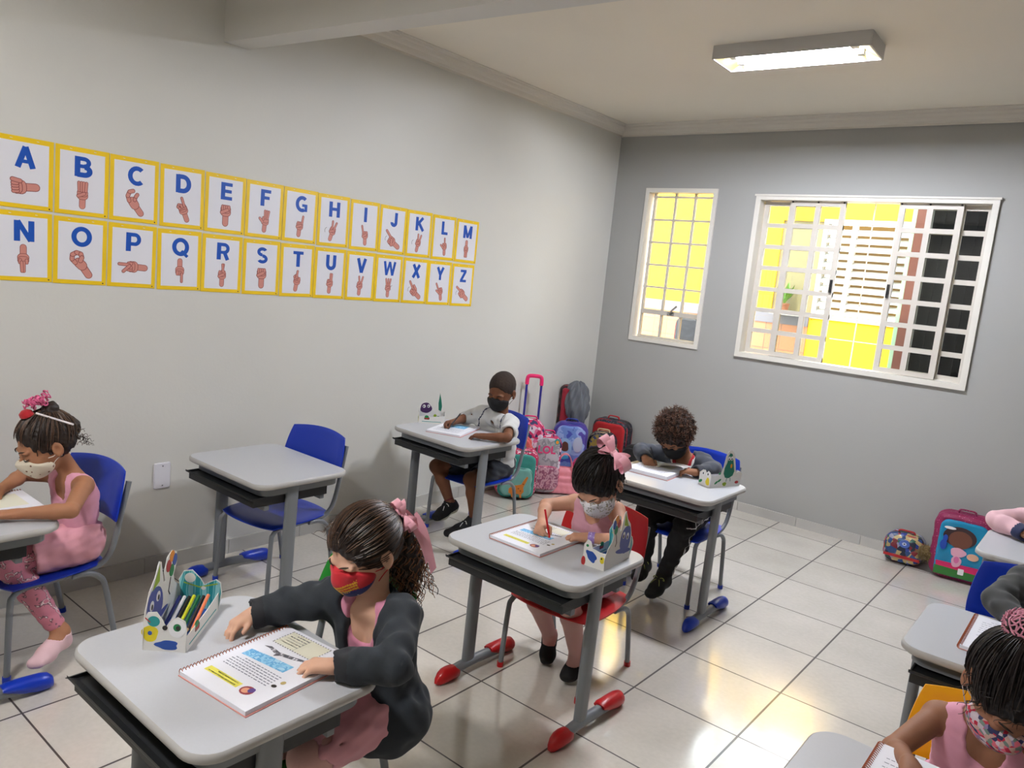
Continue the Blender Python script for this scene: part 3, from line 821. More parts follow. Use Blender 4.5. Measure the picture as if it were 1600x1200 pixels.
class Person:
    def __init__(s, J, yaw=0, pitch=25, roll=0, hs=1.0, slim=1.0):
        s.J = {k: np.array(v, float) for k, v in J.items()}
        s.R = head_rot(yaw, pitch, roll); s.C = s.J['C']; s.hs = hs; s.slim = slim
        X = nrm(s.J['SL'] - s.J['SR']); up = nrm(s.J['N'] - s.J['H'])
        s.X = X; s.Y = nrm(np.cross(up, X)); s.Z = np.cross(X, s.Y)     # Y points to the back
        s.TR = np.stack([s.X, s.Y, s.Z], 1)
    def h(s, x, y, z): return s.C + s.R @ (np.array([x, y, z]) * s.hs)
    def hc(s, a, b, ra, rb=None): return cap(s.h(*a), s.h(*b), ra * s.hs, None if rb is None else rb * s.hs)
    def he(s, c, r): return ell(s.h(*c), np.array(r) * s.hs, s.R)
    # body regions -------------------------------------------------
    def skull(s, e=0.0): return U([(s.he((0, .012, .026), (.070 + e, .086 + e, .080 + e)), 0)])
    def head(s):
        it = [(s.he((0, .012, .026), (.070, .086, .080)), 0), (s.he((0, -.026, -.022), (.056, .058, .070)), .03),
              (s.he((0, -.030, -.062), (.040, .044, .034)), .02), (s.he((0, -.062, -.084), (.014, .012, .012)), .02)]
        for x in (-1, 1): it.append((s.he((x * .034, -.055, -.038), (.022, .022, .024)), .02))
        for x in (-1, 1): it.append((s.he((x * .028, -.076, .012), (.020, .010, .007)), .012))
        it += [(s.hc((0, -.080, .000), (0, -.094, -.026), .006, .0085), .010)]
        for x in (-1, 1): it.append((s.he((x * .009, -.088, -.030), (.006, .007, .005)), .005))
        f = U(it)
        for x in (-1, 1): f = Sub(f, s.he((x * .030, -.098, -.006), (.018, .018, .012)), .012)
        it = [(f, 0)]
        for x in (-1, 1): it.append((s.he((x * .029, -.072, -.008), (.014, .0135, .0105)), .004))
        it += [(s.he((0, -.083, -.052), (.020, .008, .0045)), .004), (s.he((0, -.081, -.059), (.017, .008, .005)), .003)]
        for x in (-1, 1):
            ear = Sub(s.he((x * .074, .010, -.010), (.008, .018, .027)), s.he((x * .083, .006, -.008), (.008, .010, .016)), .004)
            it += [(ear, .006), (s.he((x * .072, .004, -.032), (.006, .007, .008)), .006)]
        return U(it)
    def neck(s, e=0.0):
        return cap(s.h(0, .018, -.055), s.J['N'] - s.Z * .01, .031 + e, .036 + e)
    def torso(s, e=0.0, hipw=1.0):
        J = s.J; H, N, X, Y, Z = J['H'], J['N'], s.X, s.Y, s.Z
        hx = nrm(X * [1, 1, 0]); L = np.linalg.norm(N - H); k = s.slim
        M = H + (N - H) * .45 + Y * .005; Cc = H + (N - H) * .72 + Y * .004
        it = [(ell(H + V(0, 0, .002), (.090 * k + e, .070 + e, .062 + e), s.TR), 0)]
        for q in (-1, 1):
            it += [(cap(H + hx * q * .034, M + X * q * .030, .060 * k + e, .054 * k + e), .02), (cap(M + X * q * .030, Cc + X * q * .040, .055 * k + e, .056 * k + e), .02)]
        shw = np.linalg.norm(J['SL'] - J['SR'])
        it.append((cap(J['SL'] - X * shw * .14 - Z * .004, J['SR'] + X * shw * .14 - Z * .004, .032 + e), .03))
        it.append((cap(N - Z * .022 + X * .05 - Y * -.006, N - Z * .022 - X * .05 - Y * -.006, .026 + e), .025))
        return U(it)
    def arm(s, q, e=0.0, t1=1.0, fat=1.0):
        J = s.J; A, E, W = J['S' + q], J['E' + q], J['W' + q]
        it = [(ell(A, .034 * fat + e), 0)]
        if t1 <= 1:
            P = A + (E - A) * t1; it.append((cap(A, P, .031 * fat + e, (.031 - .006 * t1) * fat + e), .012))
        else:
            t = t1 - 1
            it.append((cap(A, E, .031 * fat + e, .025 * fat + e), .012))
            m = E + (W - E) * min(t, .3); it.append((cap(E, m, .025 * fat + e, .0255 * fat + e), .008))
            if t > .3: it.append((cap(m, E + (W - E) * t, .0255 * fat + e, (.0255 - .0085 * (t - .3) / .7) * fat + e), .008))
        return U(it)
    def leg(s, q, e=0.0, t0=0.0, t1=2.0):
        J = s.J; hx = nrm(s.X * [1, 1, 0]); A = J['H'] + hx * (.046 if q == 'L' else -.046); K, B = J['K' + q], J['A' + q]
        it = []
        if t0 < 1:
            a = A + (K - A) * t0; tt = min(t1, 1); b = A + (K - A) * tt
            it.append((cap(a, b, .058 - .017 * t0 + e, .058 - .017 * tt + e), 0))
        if t1 > 1:
            t = t1 - 1
            it.append((ell(K + V(0, -.004, .002), .040 + e), .02))
            m = K + (B - K) * min(t, .35) + nrm(np.cross(np.cross(B - K, V(0, 1, 0)), B - K)) * .006
            it.append((cap(K, m, .037 + e, .0385 + e), .015))
            if t > .35: it.append((cap(m, K + (B - K) * t, .0385 + e, .0385 - .0145 * (t - .35) / .65 + e), .015))
        return U(it)
    def foot(s, q, e=0.0):
        B, T = s.J['A' + q], s.J['T' + q]; d = nrm(T - B); dn = np.array(d)
        heel = B + V(0, 0, -.040) * (1 if B[2] < .13 else .8) - nrm(d * [1, 1, 0]) * .012
        if B[2] >= .13: heel = B - d * 0 + nrm(V(-d[0], -d[1], -.9)) * .030
        up = nrm(np.cross(np.cross(d, V(0, 0, 1)), d)); side = np.cross(d, V(0, 0, 1)); side = nrm(side)
        mid = heel + (T - heel) * .55
        return U([(cap(B, heel, .026 + e, .024 + e), 0), (cap(heel, mid + up * .006, .024 + e, .025 + e), .02),
                  (cap(mid + side * .006, T + side * .010 - d * .016, .022 + e, .015 + e), .02), (cap(mid - side * .006, T - side * .010 - d * .020, .021 + e, .014 + e), .015), (cap(B, mid + up * .006, .024 + e, .020 + e), .02)])
    def hand(s, q, d, roll=0.0, pose='flat', tilt=0.0):
        """returns the prims; remembers finger tips"""
        W = s.J['W' + q]; d = nrm(d); N0 = nrm(V(0, 0, 1) - d * d[2])
        S0 = np.cross(N0, d) if q == 'R' else np.cross(d, N0)      # towards the thumb
        c, sn = math.cos(math.radians(roll)), math.sin(math.radians(roll))
        S = nrm(S0 * c + N0 * sn); N = nrm(N0 * c - S0 * sn)
        if tilt:
            a = math.radians(tilt); d2 = d * math.cos(a) - N * math.sin(a); N = N * math.cos(a) + d * math.sin(a); d = d2
        it = [(cap(W, W + d * .018, .0175, .016), .008)]
        K0 = W + d * .054
        lat = (.0190, .0065, -.006, -.0180)
        for l, r in zip((.012, .004, -.004, -.012), (.0115, .012, .0118, .0105)):
            it.append((cap(W + d * .012 + S * l * .8, K0 + S * l * 1.35 - d * .004, .0125, r * .93), .008))
        it.append((cap(W + d * .010 + S * .010 - N * .004, W + d * .030 + S * .018 - N * .006, .012, .010), .008))
        B = {'flat': [(22, 26, 18), (24, 28, 20), (26, 30, 20), (28, 32, 22)],
             'relax': [(34, 38, 26), (44, 46, 30), (52, 52, 32), (58, 54, 34)],
             'write': [(48, 44, 22), (62, 58, 30), (74, 72, 36), (80, 78, 36)],
             'fist': [(60, 70, 40), (64, 74, 40), (66, 76, 40), (66, 76, 40)]}[pose]
        ln = (.0185, .0200, .0190, .0150); s.tips = []
        for i in range(4):
            p = K0 + S * lat[i] - d * (.000 if i in (0, 3) else -.003) - (d * .006 if i == 3 else 0)
            dd = nrm(d + S * (.16, .04, -.06, -.18)[i] * (1 if pose == 'flat' else .4)); ang = 0; r = (.0066, .0068, .0065, .0058)[i]
            last = p - N * .001
            for j, (b, m) in enumerate(zip(B[i], (1.0, .72, .60))):
                ang += math.radians(b); v = dd * math.cos(ang) - N * math.sin(ang)
                e = last + v * ln[i] * m
                it.append((cap(last, e, r - j * .0004, r - (j + 1) * .0005), .0045 if j == 0 else .0015)); last = e
            s.tips.append(last)
        tb = W + d * .022 + S * .018 - N * .005
        if pose in ('write',):
            tgt = s.tips[0] * .75 + s.tips[1] * .25 + S * .012 + d * -.002 + N * .004
            mid = (tb + tgt) / 2 + S * .011
        elif pose == 'relax':
            tgt = tb + d * .030 + S * .010 - N * .020; mid = (tb + tgt) / 2 + S * .006
        elif pose == 'fist':
            tgt = K0 - N * .022 + S * .004; mid = (tb + tgt) / 2 + S * .010
        else:
            tgt = tb + d * .030 + S * .020 - N * .008; mid = (tb + tgt) / 2 + S * .004
        it += [(cap(tb, mid, .0085, .0072), .006), (cap(mid, tgt, .0072, .0058), .002)]
        s.tips.append(tgt); s.hd = (d, N, S)
        return it
    def bounds(s, keys, pad):
        P = np.array([s.J[k] for k in keys]); return P.min(0) - pad, P.max(0) + pad

def skin_mat(name, rgb): return mat(name, rgb, rough=.6, var=.05, scale=18, spec=.28, bump=.06, bscale=300, sss=.08)
def cloth(name, rgb, **k):
    k.setdefault('rough', .85); k.setdefault('var', .05); k.setdefault('scale', 30); k.setdefault('bump', .12); k.setdefault('bscale', 400); k.setdefault('sheen', .15)
    return mat(name, rgb, **k)

def make_body(p, label, skin, HL, HR, feet=True, h=.0034, nail=None):
    J = p.J
    it = [(p.torso(), 0), (p.neck(), .025), (p.head(), .012)]
    for q, hh in (('L', HL), ('R', HR)):
        it.append((p.arm(q, 0, 2.0), .02))
        sub = p.hand(q, **hh)
        if q == 'R': p.rtips, p.rhd = p.tips, p.hd
        it.append((U(sub), .006))
    for q in 'LR':
        it.append((p.leg(q), .015)); it.append((p.foot(q), .015))
    lo = np.min([v for v in J.values()], 0) - .075; hi = np.max([v for v in J.values()], 0) + .075
    hd = [p.h(x, y, z) for x in (-.09, .09) for y in (-.11, .11) for z in (-.11, .115)]
    lo = np.minimum(lo, np.min(hd, 0)); hi = np.maximum(hi, np.max(hd, 0))
    for q in 'LR':
        w = J['W' + q]; lo = np.minimum(lo, w - .13); hi = np.maximum(hi, w + .13)
    lo[2] = min(lo[2], -.01)
    org = np.array([J['H'][0], J['H'][1], 0.0])
    o = organic('person', U(it), lo, hi, h, skin, None, origin=org)
    tag(o, label, 'child', 'children seated at the desks')
    p.o = o; p.org = org
    return o

def garment(p, name, node, keys, mats, pad=.09, h=.005, region=None, parent=None):
    lo, hi = p.bounds(keys, pad)
    return organic(name, node, lo, hi, h, mats, parent or p.o, origin=p.org, region=region, loc=(0, 0, 0))

def child_mesh(p, name, mb, mats, smooth=40, parent=None):
    mb.v = [tuple(np.array(v) - p.org) for v in mb.v]
    return obj(name, mb, mats, parent or p.o, smooth)

def face_bits(p, dark=(34, 22, 16), closed=True):
    mb = MB()
    for x in (-1, 1):
        pts = [p.h(x * a, b, c) for a, b, c in ((.016, -.0845, -.011), (.022, -.0875, -.0145), (.030, -.0868, -.0160), (.037, -.0820, -.0140), (.042, -.0760, -.0100))]
        mb = MB().tube(smooth_path(pts, 3), [.0006 + .0011 * math.sin(PI * k / 12) for k in range(13)], 6)
        child_mesh(p, 'eyelashes', mb, mat('eyelash', (20, 14, 12), rough=.6))
        pts = [p.h(x * a, b, c) for a, b, c in ((.012, -.0900, .013), (.022, -.0890, .018), (.033, -.0830, .019), (.044, -.0720, .014))]
        mb = MB().tube(smooth_path(pts, 3), [.0010 + .0012 * math.sin(PI * k / 9) for k in range(10)], 6)
        child_mesh(p, 'eyebrow', mb, mat('eyebrow_%d' % dark[0], dark, rough=.8))

def face_mask(p, mats, zc=-.050, ry=.072, region=None, loops=None, up=0.0):
    f = U([(Off(p.head(), .0015), 0), (p.he((0, -.028, -.035), (.060, .066, .062)), .01), (p.he((0, -.040, -.062), (.046, .054, .038)), .02), (p.he((0, -.080, -.032 + up), (.022, .022, .022)), .03), (p.hc((0, -.074, .004), (0, -.086, -.032), .0150, .0185), .014)])
    shell = Off(f, .0035)
    win = p.he((0, -.072, zc + .003), (.071, ry + .006, .044))
    node = Int(shell, win, .003)
    node = Int(node, halfspace(-(p.R @ V(0, -1, 0)), p.h(0, -.002, 0)))
    c = p.h(0, -.03, -.05)
    m = organic('face_mask', node, c - .12, c + .12, .0030, mats, p.o, origin=p.org, region=region, loc=(0, 0, 0))
    for x in (-1, 1):
        for z in (-.030, -.062):
            pts = [p.h(x * .058, -.026, z), p.h(x * .070, -.006, z * .5 - .012), p.h(x * .076, .014, -.006 if z > -.05 else -.036)]
            child_mesh(p, 'ear_loop', MB().tube(smooth_path(pts, 4), .0012, 6), loops or mats if not isinstance(mats, list) else (loops or mats[0]), 40, m)
    return m

def hair_shell(p, m, thick=.010, line=.058, side=-.030, back=-.045, noise=.002, h=.004, extra=None, name='hair', wl=.02):
    f = p.he((0, .014, .028), (.071 + thick, .087 + thick, .080 + thick))
    f = U([(f, 0), (p.he((0, .050, -.030), (.052 + thick * .5, .048 + thick * .6, .045)), .03)])
    f = Sub(f, p.he((0, -.104, line - .100), (.078, .066, .098)), .018)
    for x in (-1, 1): f = Sub(f, p.he((x * .086, .010, -.016), (.020, .026, .034)), .010)
    f = Sub(f, halfspace(p.R @ V(0, -.5, 1), p.h(0, .05, back)), .01)
    if extra: f = U([(f, 0)] + [(e, k) for e, k in extra])
    f = Fold(f, noise, wl, 3)
    c = p.C; return organic(name, f, c - .19, c + .19, h, m, p.o, origin=p.org, loc=(0, 0, 0))

def strands(p, target, mats, n=260, seed=0, rad=.0014, thick=.0115, line=.050, parent=None, flare=0.0):
    """combed strands from the hairline to a gathering point, lying on the skull"""
    rng = random.Random(seed); mb = MB()
    T = np.array(target, float) - V(0, .014, .028)
    a = V(.071 + thick, .087 + thick, .080 + thick)
    td = nrm(T / a)
    cnt = 0; tries = 0
    while cnt < n and tries < 6000:
        tries += 1
        v = nrm([rng.gauss(0, 1), rng.gauss(0, 1), rng.gauss(0, 1)])
        q = v * a + V(0, .014, .028)
        if (q[0] / .078) ** 2 + ((q[1] + .104) / .066) ** 2 + ((q[2] - line + .092) / .098) ** 2 < 1.03: continue
        if q[2] < -.035: continue
        if abs(q[0]) > .05 and q[2] < -.006 and q[1] < .03: continue
        ang = math.acos(max(-1, min(1, float(v @ td))))
        if ang < .3: continue
        pts = []; lift = rng.uniform(-.0012, .0022); wob = rng.uniform(-.05, .05); ph = rng.uniform(0, 6)
        ax = nrm(np.cross(v, td)); st = min(1.0, rng.uniform(.45, 1.0))
        for k in range(9):
            t = st * k / 8; an = ang * t
            w = v * math.cos(an) + np.cross(ax, v) * math.sin(an) + ax * wob * math.sin(PI * t)
            pts.append(p.h(*(nrm(w) * (a + lift + flare * math.sin(3 * t + ph)) + V(0, .014, .028))))
        mb.tube(pts, [rad * .4] + [rad] * 7 + [rad * .3], 4, rng.randrange(2)); cnt += 1
    return child_mesh(p, 'hair_strands', mb, mats, 60, parent)

def curl(mb, start, d, L, R, r, turns, rng, mi=0, droop=0.0, n=None):
    d = nrm(d); a = nrm(np.cross(d, V(.3, .2, 1))); b = np.cross(d, a); ph = rng.uniform(0, 6.28); pts = []
    n = n or int(turns * 8)
    for k in range(n + 1):
        t = k / n; an = ph + turns * 2 * PI * t; rr = R * (.55 + .45 * math.sin(PI * min(1, t * 1.2 + .1)))
        pts.append(np.array(start) + d * L * t + V(0, 0, -droop * t * t) + (a * math.cos(an) + b * math.sin(an)) * rr)
    mb.tube(pts, [r * (1 - .55 * (k / n)) for k in range(n + 1)], 4, mi)

def bow(p, c, ax, up, s, m, tails=True, parent=None, nm='hair_bow'):
    """satin ribbon bow: ax is the direction of its loops, up its facing"""
    c = np.array(c, float); ax = nrm(ax); up = nrm(np.array(up) - ax * (np.array(up) @ ax)); dn = np.cross(ax, up)
    mb = MB()
    def ribbon(path, widths, side):
        n = len(path); L = []; th = .0008
        for i, (q, w) in enumerate(zip(path, widths)):
            L.append((q - side * w / 2, q + side * w / 2))
        vs = [tuple(x) for pr in L for x in pr]; t = nrm(np.cross(side, path[1] - path[0])) * th
        vs2 = [tuple(np.array(v) + t) for v in vs]
        f = []
        for i in range(n - 1):
            a = 2 * i; f += [(a, a + 1, a + 3, a + 2), (2 * n + a + 2, 2 * n + a + 3, 2 * n + a + 1, 2 * n + a)]
        mb.add(vs + vs2, f)
    for q in (-1, 1):
        for lay in (0, 1, 2):
            path = []; ws = []
            for k in range(13):
                t = k / 12; x = q * s * (.05 + (.95 - .15 * lay) * math.sin(PI * t)); z = s * (.40 - .1 * lay) * math.sin(2 * PI * t) * (1 if lay == 0 else .8) + s * .03 * math.sin(9 * t + lay)
                path.append(c + ax * x * (1 - .12 * lay) + up * (z + s * .14 * (lay == 1)) + dn * q * (0, .26, -.30)[lay] * s * math.sin(PI * t)); ws.append(s * (.16 + .34 * math.sin(PI * t) + .05 * math.sin(11 * t)))
            ribbon(path, ws, dn)
    mb.loft([[tuple(c + ax * math.cos(a) * s * .14 * f_ + up * (math.sin(a) * s * .15 * f_ + s * .03) + dn * zz * s) for a in (2 * PI * k / 12 for k in range(12))] for zz, f_ in ((-.15, .6), (-.10, 1), (.10, 1), (.15, .6))])
    if tails:
        for q, ln in ((-1, 1.5), (1, 1.9)):
            path = [c + dn * s * .05 + ax * q * s * (.1 + .35 * t) + dn * s * ln * t * .6 + V(0, 0, -1) * s * ln * t * .9 + up * .12 * s * math.sin(5 * t) for t in (k / 10 for k in range(11))]
            ribbon(path, [s * .42] * 11, nrm(ax - dn * .2))
    return child_mesh(p, nm, mb, m, 50, parent)

def leotard(p, m, e=.005, deep=.075, arm_r=.046, h=.0045, name='leotard', backdeep=.05):
    J = p.J; N, X, Y, Z = J['N'], p.X, p.Y, p.Z
    f = p.torso(e)
    f = U([(f, 0), (cap(J['SL'] * .70 + J['SR'] * .30, J['SL'] * .70 + J['SR'] * .30 - Z * .03, .036 + e), .01), (cap(J['SL'] * .30 + J['SR'] * .70, J['SL'] * .30 + J['SR'] * .70 - Z * .03, .036 + e), .01)])
    f = Sub(f, ell(N - Y * .070 - Z * (.01 + deep * .15), (.044, .062, deep), p.TR), .003)
    f = Sub(f, ell(N + Y * .060, (.046, .050, backdeep), p.TR), .003)
    f = Sub(f, cap(N - Z * .03 + V(0, 0, .0), N + Z * .10, .047), .003)
    for q, sg in (('L', 1), ('R', -1)):
        f = Sub(f, cap(J['S' + q] + X * sg * .020 - Z * .004, J['S' + q] + X * sg * .08 - Z * .02, arm_r, .06), .003)
    f = Fold(f, .0011, .03, 5)
    return garment(p, name, f, ('SL', 'SR', 'N', 'H'), m, .105, h)

def slab_hem(node, pt, n): return Int(node, halfspace(n, pt), .002)

def skirt(p, m, t=.72, e=.016, name='skirt', h=.005, k=.05):
    J = p.J; hx = nrm(p.X * [1, 1, 0]); it = [(Int(p.torso(min(e * .55, .0075) if k > .04 else .002), halfspace(p.Z, J['H'] + p.Z * .055), .002), 0)]
    for q in 'LR': it.append((p.leg(q, e, 0, min(1, t + .12)), k))
    f = U(it)
    A = J['H']; K = (J['KL'] + J['KR']) / 2; d = nrm(K - A)
    f = slab_hem(f, A + (K - A) * t, d)
    for q in 'LR':
        A2 = A + (K - A) * t; Kq = J['K' + q]; Hq = A + hx * (.046 if q == 'L' else -.046)
        f = Sub(f, cap(Hq + (Kq - Hq) * (t - .16), Kq, .060 - .017 * t + .004), .002)
    f = Fold(f, .0035, .045, 11)
    return garment(p, name, f, ('H', 'KL', 'KR'), m, .11, h)

def jacket(p, m, e=.016, fold=.0032,  open_w=.034, h=.005, cuffs=None, zip_=None, hem=.06, hips=0.0, seed=2, name='jacket', tip=.93, open_top=.02):
    J = p.J; N, X, Y, Z = J['N'], p.X, p.Y, p.Z
    f = p.torso(e)
    for q in 'LR': f = U([(f, 0), (p.arm(q, e * .95, 1 + tip, 1.02), .03)])
    if hips: f = U([(f, 0), (ell(J['H'] - Z * .03, (.100 + hips, .085 + hips, .10), p.TR), .04)])
    # collar
    f = U([(f, 0), (cap(N + Z * .012 - Y * .002, N - Z * .02, .052, .058), .02)])
    if open_w:
        cut = U([(xbox(N - Y * .16 - Z * .13, p.TR, (open_w, .155, .21), .02, .005), 0), (ell(N - Y * .05 + Z * .01, (open_w + open_top, .07, .06), p.TR), .02)])
        f = Sub(f, cut, .006)
    f = Sub(f, cap(N + Z * .005, N + Z * .1, .044, .05), .004)
    f = Int(f, halfspace(-Z, J['H'] - Z * hem), .004)
    for q in 'LR':
        d = nrm(J['W' + q] - J['E' + q]); pt = J['E' + q] + (J['W' + q] - J['E' + q]) * tip
        f = Sub(f, cap(pt - d * .012, pt + d * .08, .0215, .024), .002)
        f = Sub(f, Int(ell(pt + d * .07, .07), halfspace(-d, pt)), .001)
    f = Fold(f, fold, .055, seed, .6)
    reg = None
    if cuffs:
        def reg(c):
            r = np.zeros(len(c), int)
            for q in 'LR':
                E_, W_ = J['E' + q], J['W' + q]; t = ((c - E_) @ (W_ - E_)) / ((W_ - E_) @ (W_ - E_)); dist = np.linalg.norm(c - (E_ + t[:, None] * (W_ - E_)), axis=1)
                r[(t > tip - .20) & (dist < .045) & (t < 1.3)] = 1
            r[((c - J['H']) @ Z < -hem + .022)] = 1
            return r
    keys = ('SL', 'SR', 'N', 'H', 'EL', 'ER', 'WL', 'WR')
    return garment(p, name, f, keys, [m, cuffs] if cuffs else m, .10, h, reg)

def trousers(p, m, e=.012, t1=1.93, name='trousers', h=.005, stripe=None):
    J = p.J; it = [(Int(p.torso(e * .6), halfspace(p.Z, J['H'] + p.Z * .06), .002), 0)]
    for q in 'LR': it.append((p.leg(q, e, 0, t1), .02))
    f = U(it)
    f = Fold(f, .004, .06, 8)
    reg = None; ms = m
    if stripe:
        def reg(c):
            r = np.zeros(len(c), int)
            hx = nrm(p.X * [1, 1, 0])
            K, B = J['KL'], J['AL']; A = J['H'] + hx * .046
            for a, b in ((A, K), (K, B)):
                t = np.clip(((c - a) @ (b - a)) / ((b - a) @ (b - a)), 0, 1); q = c - (a + t[:, None] * (b - a))
                w = nrm(b - a); sd = nrm(np.cross(w, V(0, -1, 0.0)) if abs(w[1]) < .8 else np.cross(w, V(0, 0, 1)))
                if sd @ hx < 0: sd = -sd
                fr = np.cross(sd, w)
                r[(np.abs(q @ fr) < .0035) & (q @ sd > .02) & (np.linalg.norm(q, axis=1) < .09)] = 1
            return r
        ms = [m, stripe]
    return garment(p, name, f, ('H', 'KL', 'KR', 'AL', 'AR'), ms, .11, h, reg)

def shoe(p, q, m, kind='ballet', laces=None, sole=None):
    B, T = p.J['A' + q], p.J['T' + q]
    f = p.foot(q, .003 if kind == 'ballet' else .009)
    c = (B + T) / 2
    if kind == 'ballet':
        d = nrm((T - B) * [1, 1, .6]); f = Sub(f, ell(B + d * .030 + V(0, 0, .012), (.030, .030, .034)), .003)
        f = Sub(f, halfspace(-V(0, 0, 1), B - V(0, 0, .010)) if False else ell(B + V(0, 0, .030), .045), .003)
        o = organic('ballet_shoe', f, c - .12, c + .12, .004, m, p.o, origin=p.org, loc=(0, 0, 0))
        up = V(0, 0, 1); side = nrm(np.cross(d, up))
        pts = [B + side * .026 - V(0, 0, .022) + d * .012, B + side * .016 + d * .030 + V(0, 0, -.004), B - side * .016 + d * .030 + V(0, 0, -.004), B - side * .026 - V(0, 0, .022) + d * .012]
        child_mesh(p, 'strap', MB().tube(smooth_path(pts, 5), .0042, 8, sx=1.0, sy=.5), m, 60, o)
        return o
    d = nrm(T - B); up = nrm(np.cross(np.cross(d, V(0, 0, 1)), d)); side = nrm(np.cross(d, up))
    f = Sub(f, cap(B + V(0, 0, .02), B + V(0, 0, .08), .033, .04), .003)
    heel = B + V(0, 0, -.04) if B[2] < .13 else B + nrm(V(-d[0], -d[1], -.9)) * .03
    dd = nrm(T - heel); upv = nrm(np.cross(np.cross(dd, V(0, 0, 1)), dd))
    def reg(cc): return (((cc - heel) @ upv) < -.006).astype(int)
    o = organic('sneaker', f, c - .13, c + .13, .0038, [m, sole], p.o, origin=p.org, region=reg, loc=(0, 0, 0))
    mid = heel + (T - heel) * .5
    mb = MB()
    for k in range(5):
        t = .30 + k * .10; q0 = heel + (T - heel) * t + upv * (.040 - .010 * k * .5)
        mb.tube(smooth_path([q0 - side * .018 - upv * .006, q0 + upv * .002 + dd * .004, q0 + side * .018 - upv * .006 + dd * .006], 3), .0030, 6)
        mb.tube(smooth_path([q0 + side * .018 - upv * .006, q0 + upv * .003 + dd * .004, q0 - side * .018 - upv * .006 + dd * .006], 3), .0030, 6)
    q0 = heel + (T - heel) * .30 + upv * .044
    for sg in (-1, 1):
        mb.tube(smooth_path([q0, q0 + side * sg * .022 + upv * .010, q0 + side * sg * .030 - upv * .004, q0 + side * sg * .006], 4), .0020, 6)
        mb.tube(smooth_path([q0, q0 + side * sg * .014 + dd * .02, q0 + side * sg * .024 + dd * .04 - upv * .01], 4), .0020, 6)
    child_mesh(p, 'laces', mb, laces, 40, o)
    return o

def pencil(label, tip, d, L, m, group=None, r=.0036, body_tip=True, name='pencil'):
    d = nrm(d); tip = np.array(tip, float)
    t = thing(name, label, 'pencil', tuple(tip), group=group)
    up = Vector(d).to_track_quat('Z', 'Y'); t.rotation_mode = 'QUATERNION'; t.rotation_quaternion = up
    obj('shaft', MB().tube([(0, 0, .016), (0, 0, L)], r, 6), m, t)
    obj('sharpened_end', MB().tube([(0, 0, .003), (0, 0, .016)], [.0012, r * .98], 8), mat('pencil_wood', (214, 178, 128), rough=.6), t)
    obj('lead', MB().tube([(0, 0, 0), (0, 0, .0035)], [.0004, .0013], 6), mat('pencil_lead', (30, 30, 32), rough=.4), t)
    return t
# ------------------------------------------------------------------ the eight children
HAIR_D = [mat('dark_hair', (17, 13, 12), rough=.5, spec=.3), mat('dark_hair_light', (32, 24, 21), rough=.45, spec=.5)]
HAIR_B = [mat('brown_hair', (38, 27, 21), rough=.5, spec=.4), mat('brown_hair_light', (82, 58, 42), rough=.42, spec=.5)]
PINK_L = cloth('pink_leotard', (226, 160, 182)); SATIN = mat('pink_satin', (236, 170, 184), rough=.28, spec=.6, sheen=.3)
DARKJ = cloth('slate_jacket', (34, 40, 47), sheen=.05); DARKC = cloth('slate_cuff', (30, 32, 37), sheen=.05)
Fl = dict(pose='flat')

# girl at the left edge -------------------------------------------------------
p = Person(JOINTS['A'], yaw=-2, pitch=24, roll=0)
o = make_body(p, 'girl in pink leotard, skirt and patterned leggings in profile at the left edge, pink crochet bow on her bun', skin_mat('skin_tan', (168, 118, 88)),
              dict(d=(-.5, -.85, -.03), pose='flat'), dict(d=(.55, -.8, -.05), pose='relax'), h=.0036)
o['label'] = 'girl in pink sitting in profile at the left edge, pink crochet bow on her hair'
leotard(p, PINK_L, deep=.062)
skirt(p, cloth('pink_skirt', (222, 158, 170)), .62, e=.024)
lm = patch_mat('swan_leggings', [((206, 128, 146), 0.0), ((206, 128, 146), .30), ((130, 92, 104), .62), ((232, 214, 214), .72), ((206, 128, 146), .80)], 34, .8, kind='noise')
f = U([(p.leg('L', .005, .35, 1.86), 0), (p.leg('R', .005, .35, 1.86), 0)]); garment(p, 'leggings', Fold(f, .0012, .03, 4), ('KL', 'KR', 'AL', 'AR', 'H'), lm, .10, .0045)
SLP = cloth('pale_pink_slipper', (226, 188, 192))
for q in 'LR':
    so = shoe(p, q, SLP)
B, T = p.J['AL'], p.J['TL']; d = nrm(T - B); sd = nrm(np.cross(d, V(0, 0, 1)))
mb = MB()
for a, b in ((1, -1), (-1, 1)):
    mb.tube(smooth_path([B + sd * a * .027 - V(0, 0, .028), B + d * .034 + V(0, 0, .002), B + sd * b * .024 + V(0, 0, .012)], 5), .004, 8, sx=1, sy=.5)
child_mesh(p, 'ribbon_strap', mb, SLP)
face_bits(p)
mm = patch_mat('cream_mask', [((214, 204, 184), 0.0), ((122, 84, 62), .0), ((214, 204, 184), .20)], 55, .8, kind='dots')
face_mask(p, mm, zc=-.062, loops=mat('white_loop', (228, 224, 214)))
hs = hair_shell(p, HAIR_B[0], .008, line=.062, extra=[(p.he((0, .060, .110), (.030, .030, .024)), .012), (p.he((0, .105, .02), (.03, .02, .03)), .02)])
strands(p, (0, .055, .105), HAIR_B, 260, 1, parent=hs)
rng = random.Random(5); mb = MB()
for k in range(26):
    s0 = p.h(rng.uniform(-.05, .05), rng.uniform(.085, .105), rng.uniform(-.05, .03)); curl(mb, s0, p.R @ V(rng.uniform(-.3, .3), .7, -.6), .035, .007, .0012, 2, rng, k % 2)
child_mesh(p, 'loose_curls', mb, HAIR_B, 60, hs)
rng = random.Random(9); mb = MB(); c0 = V(0, .035, .150)
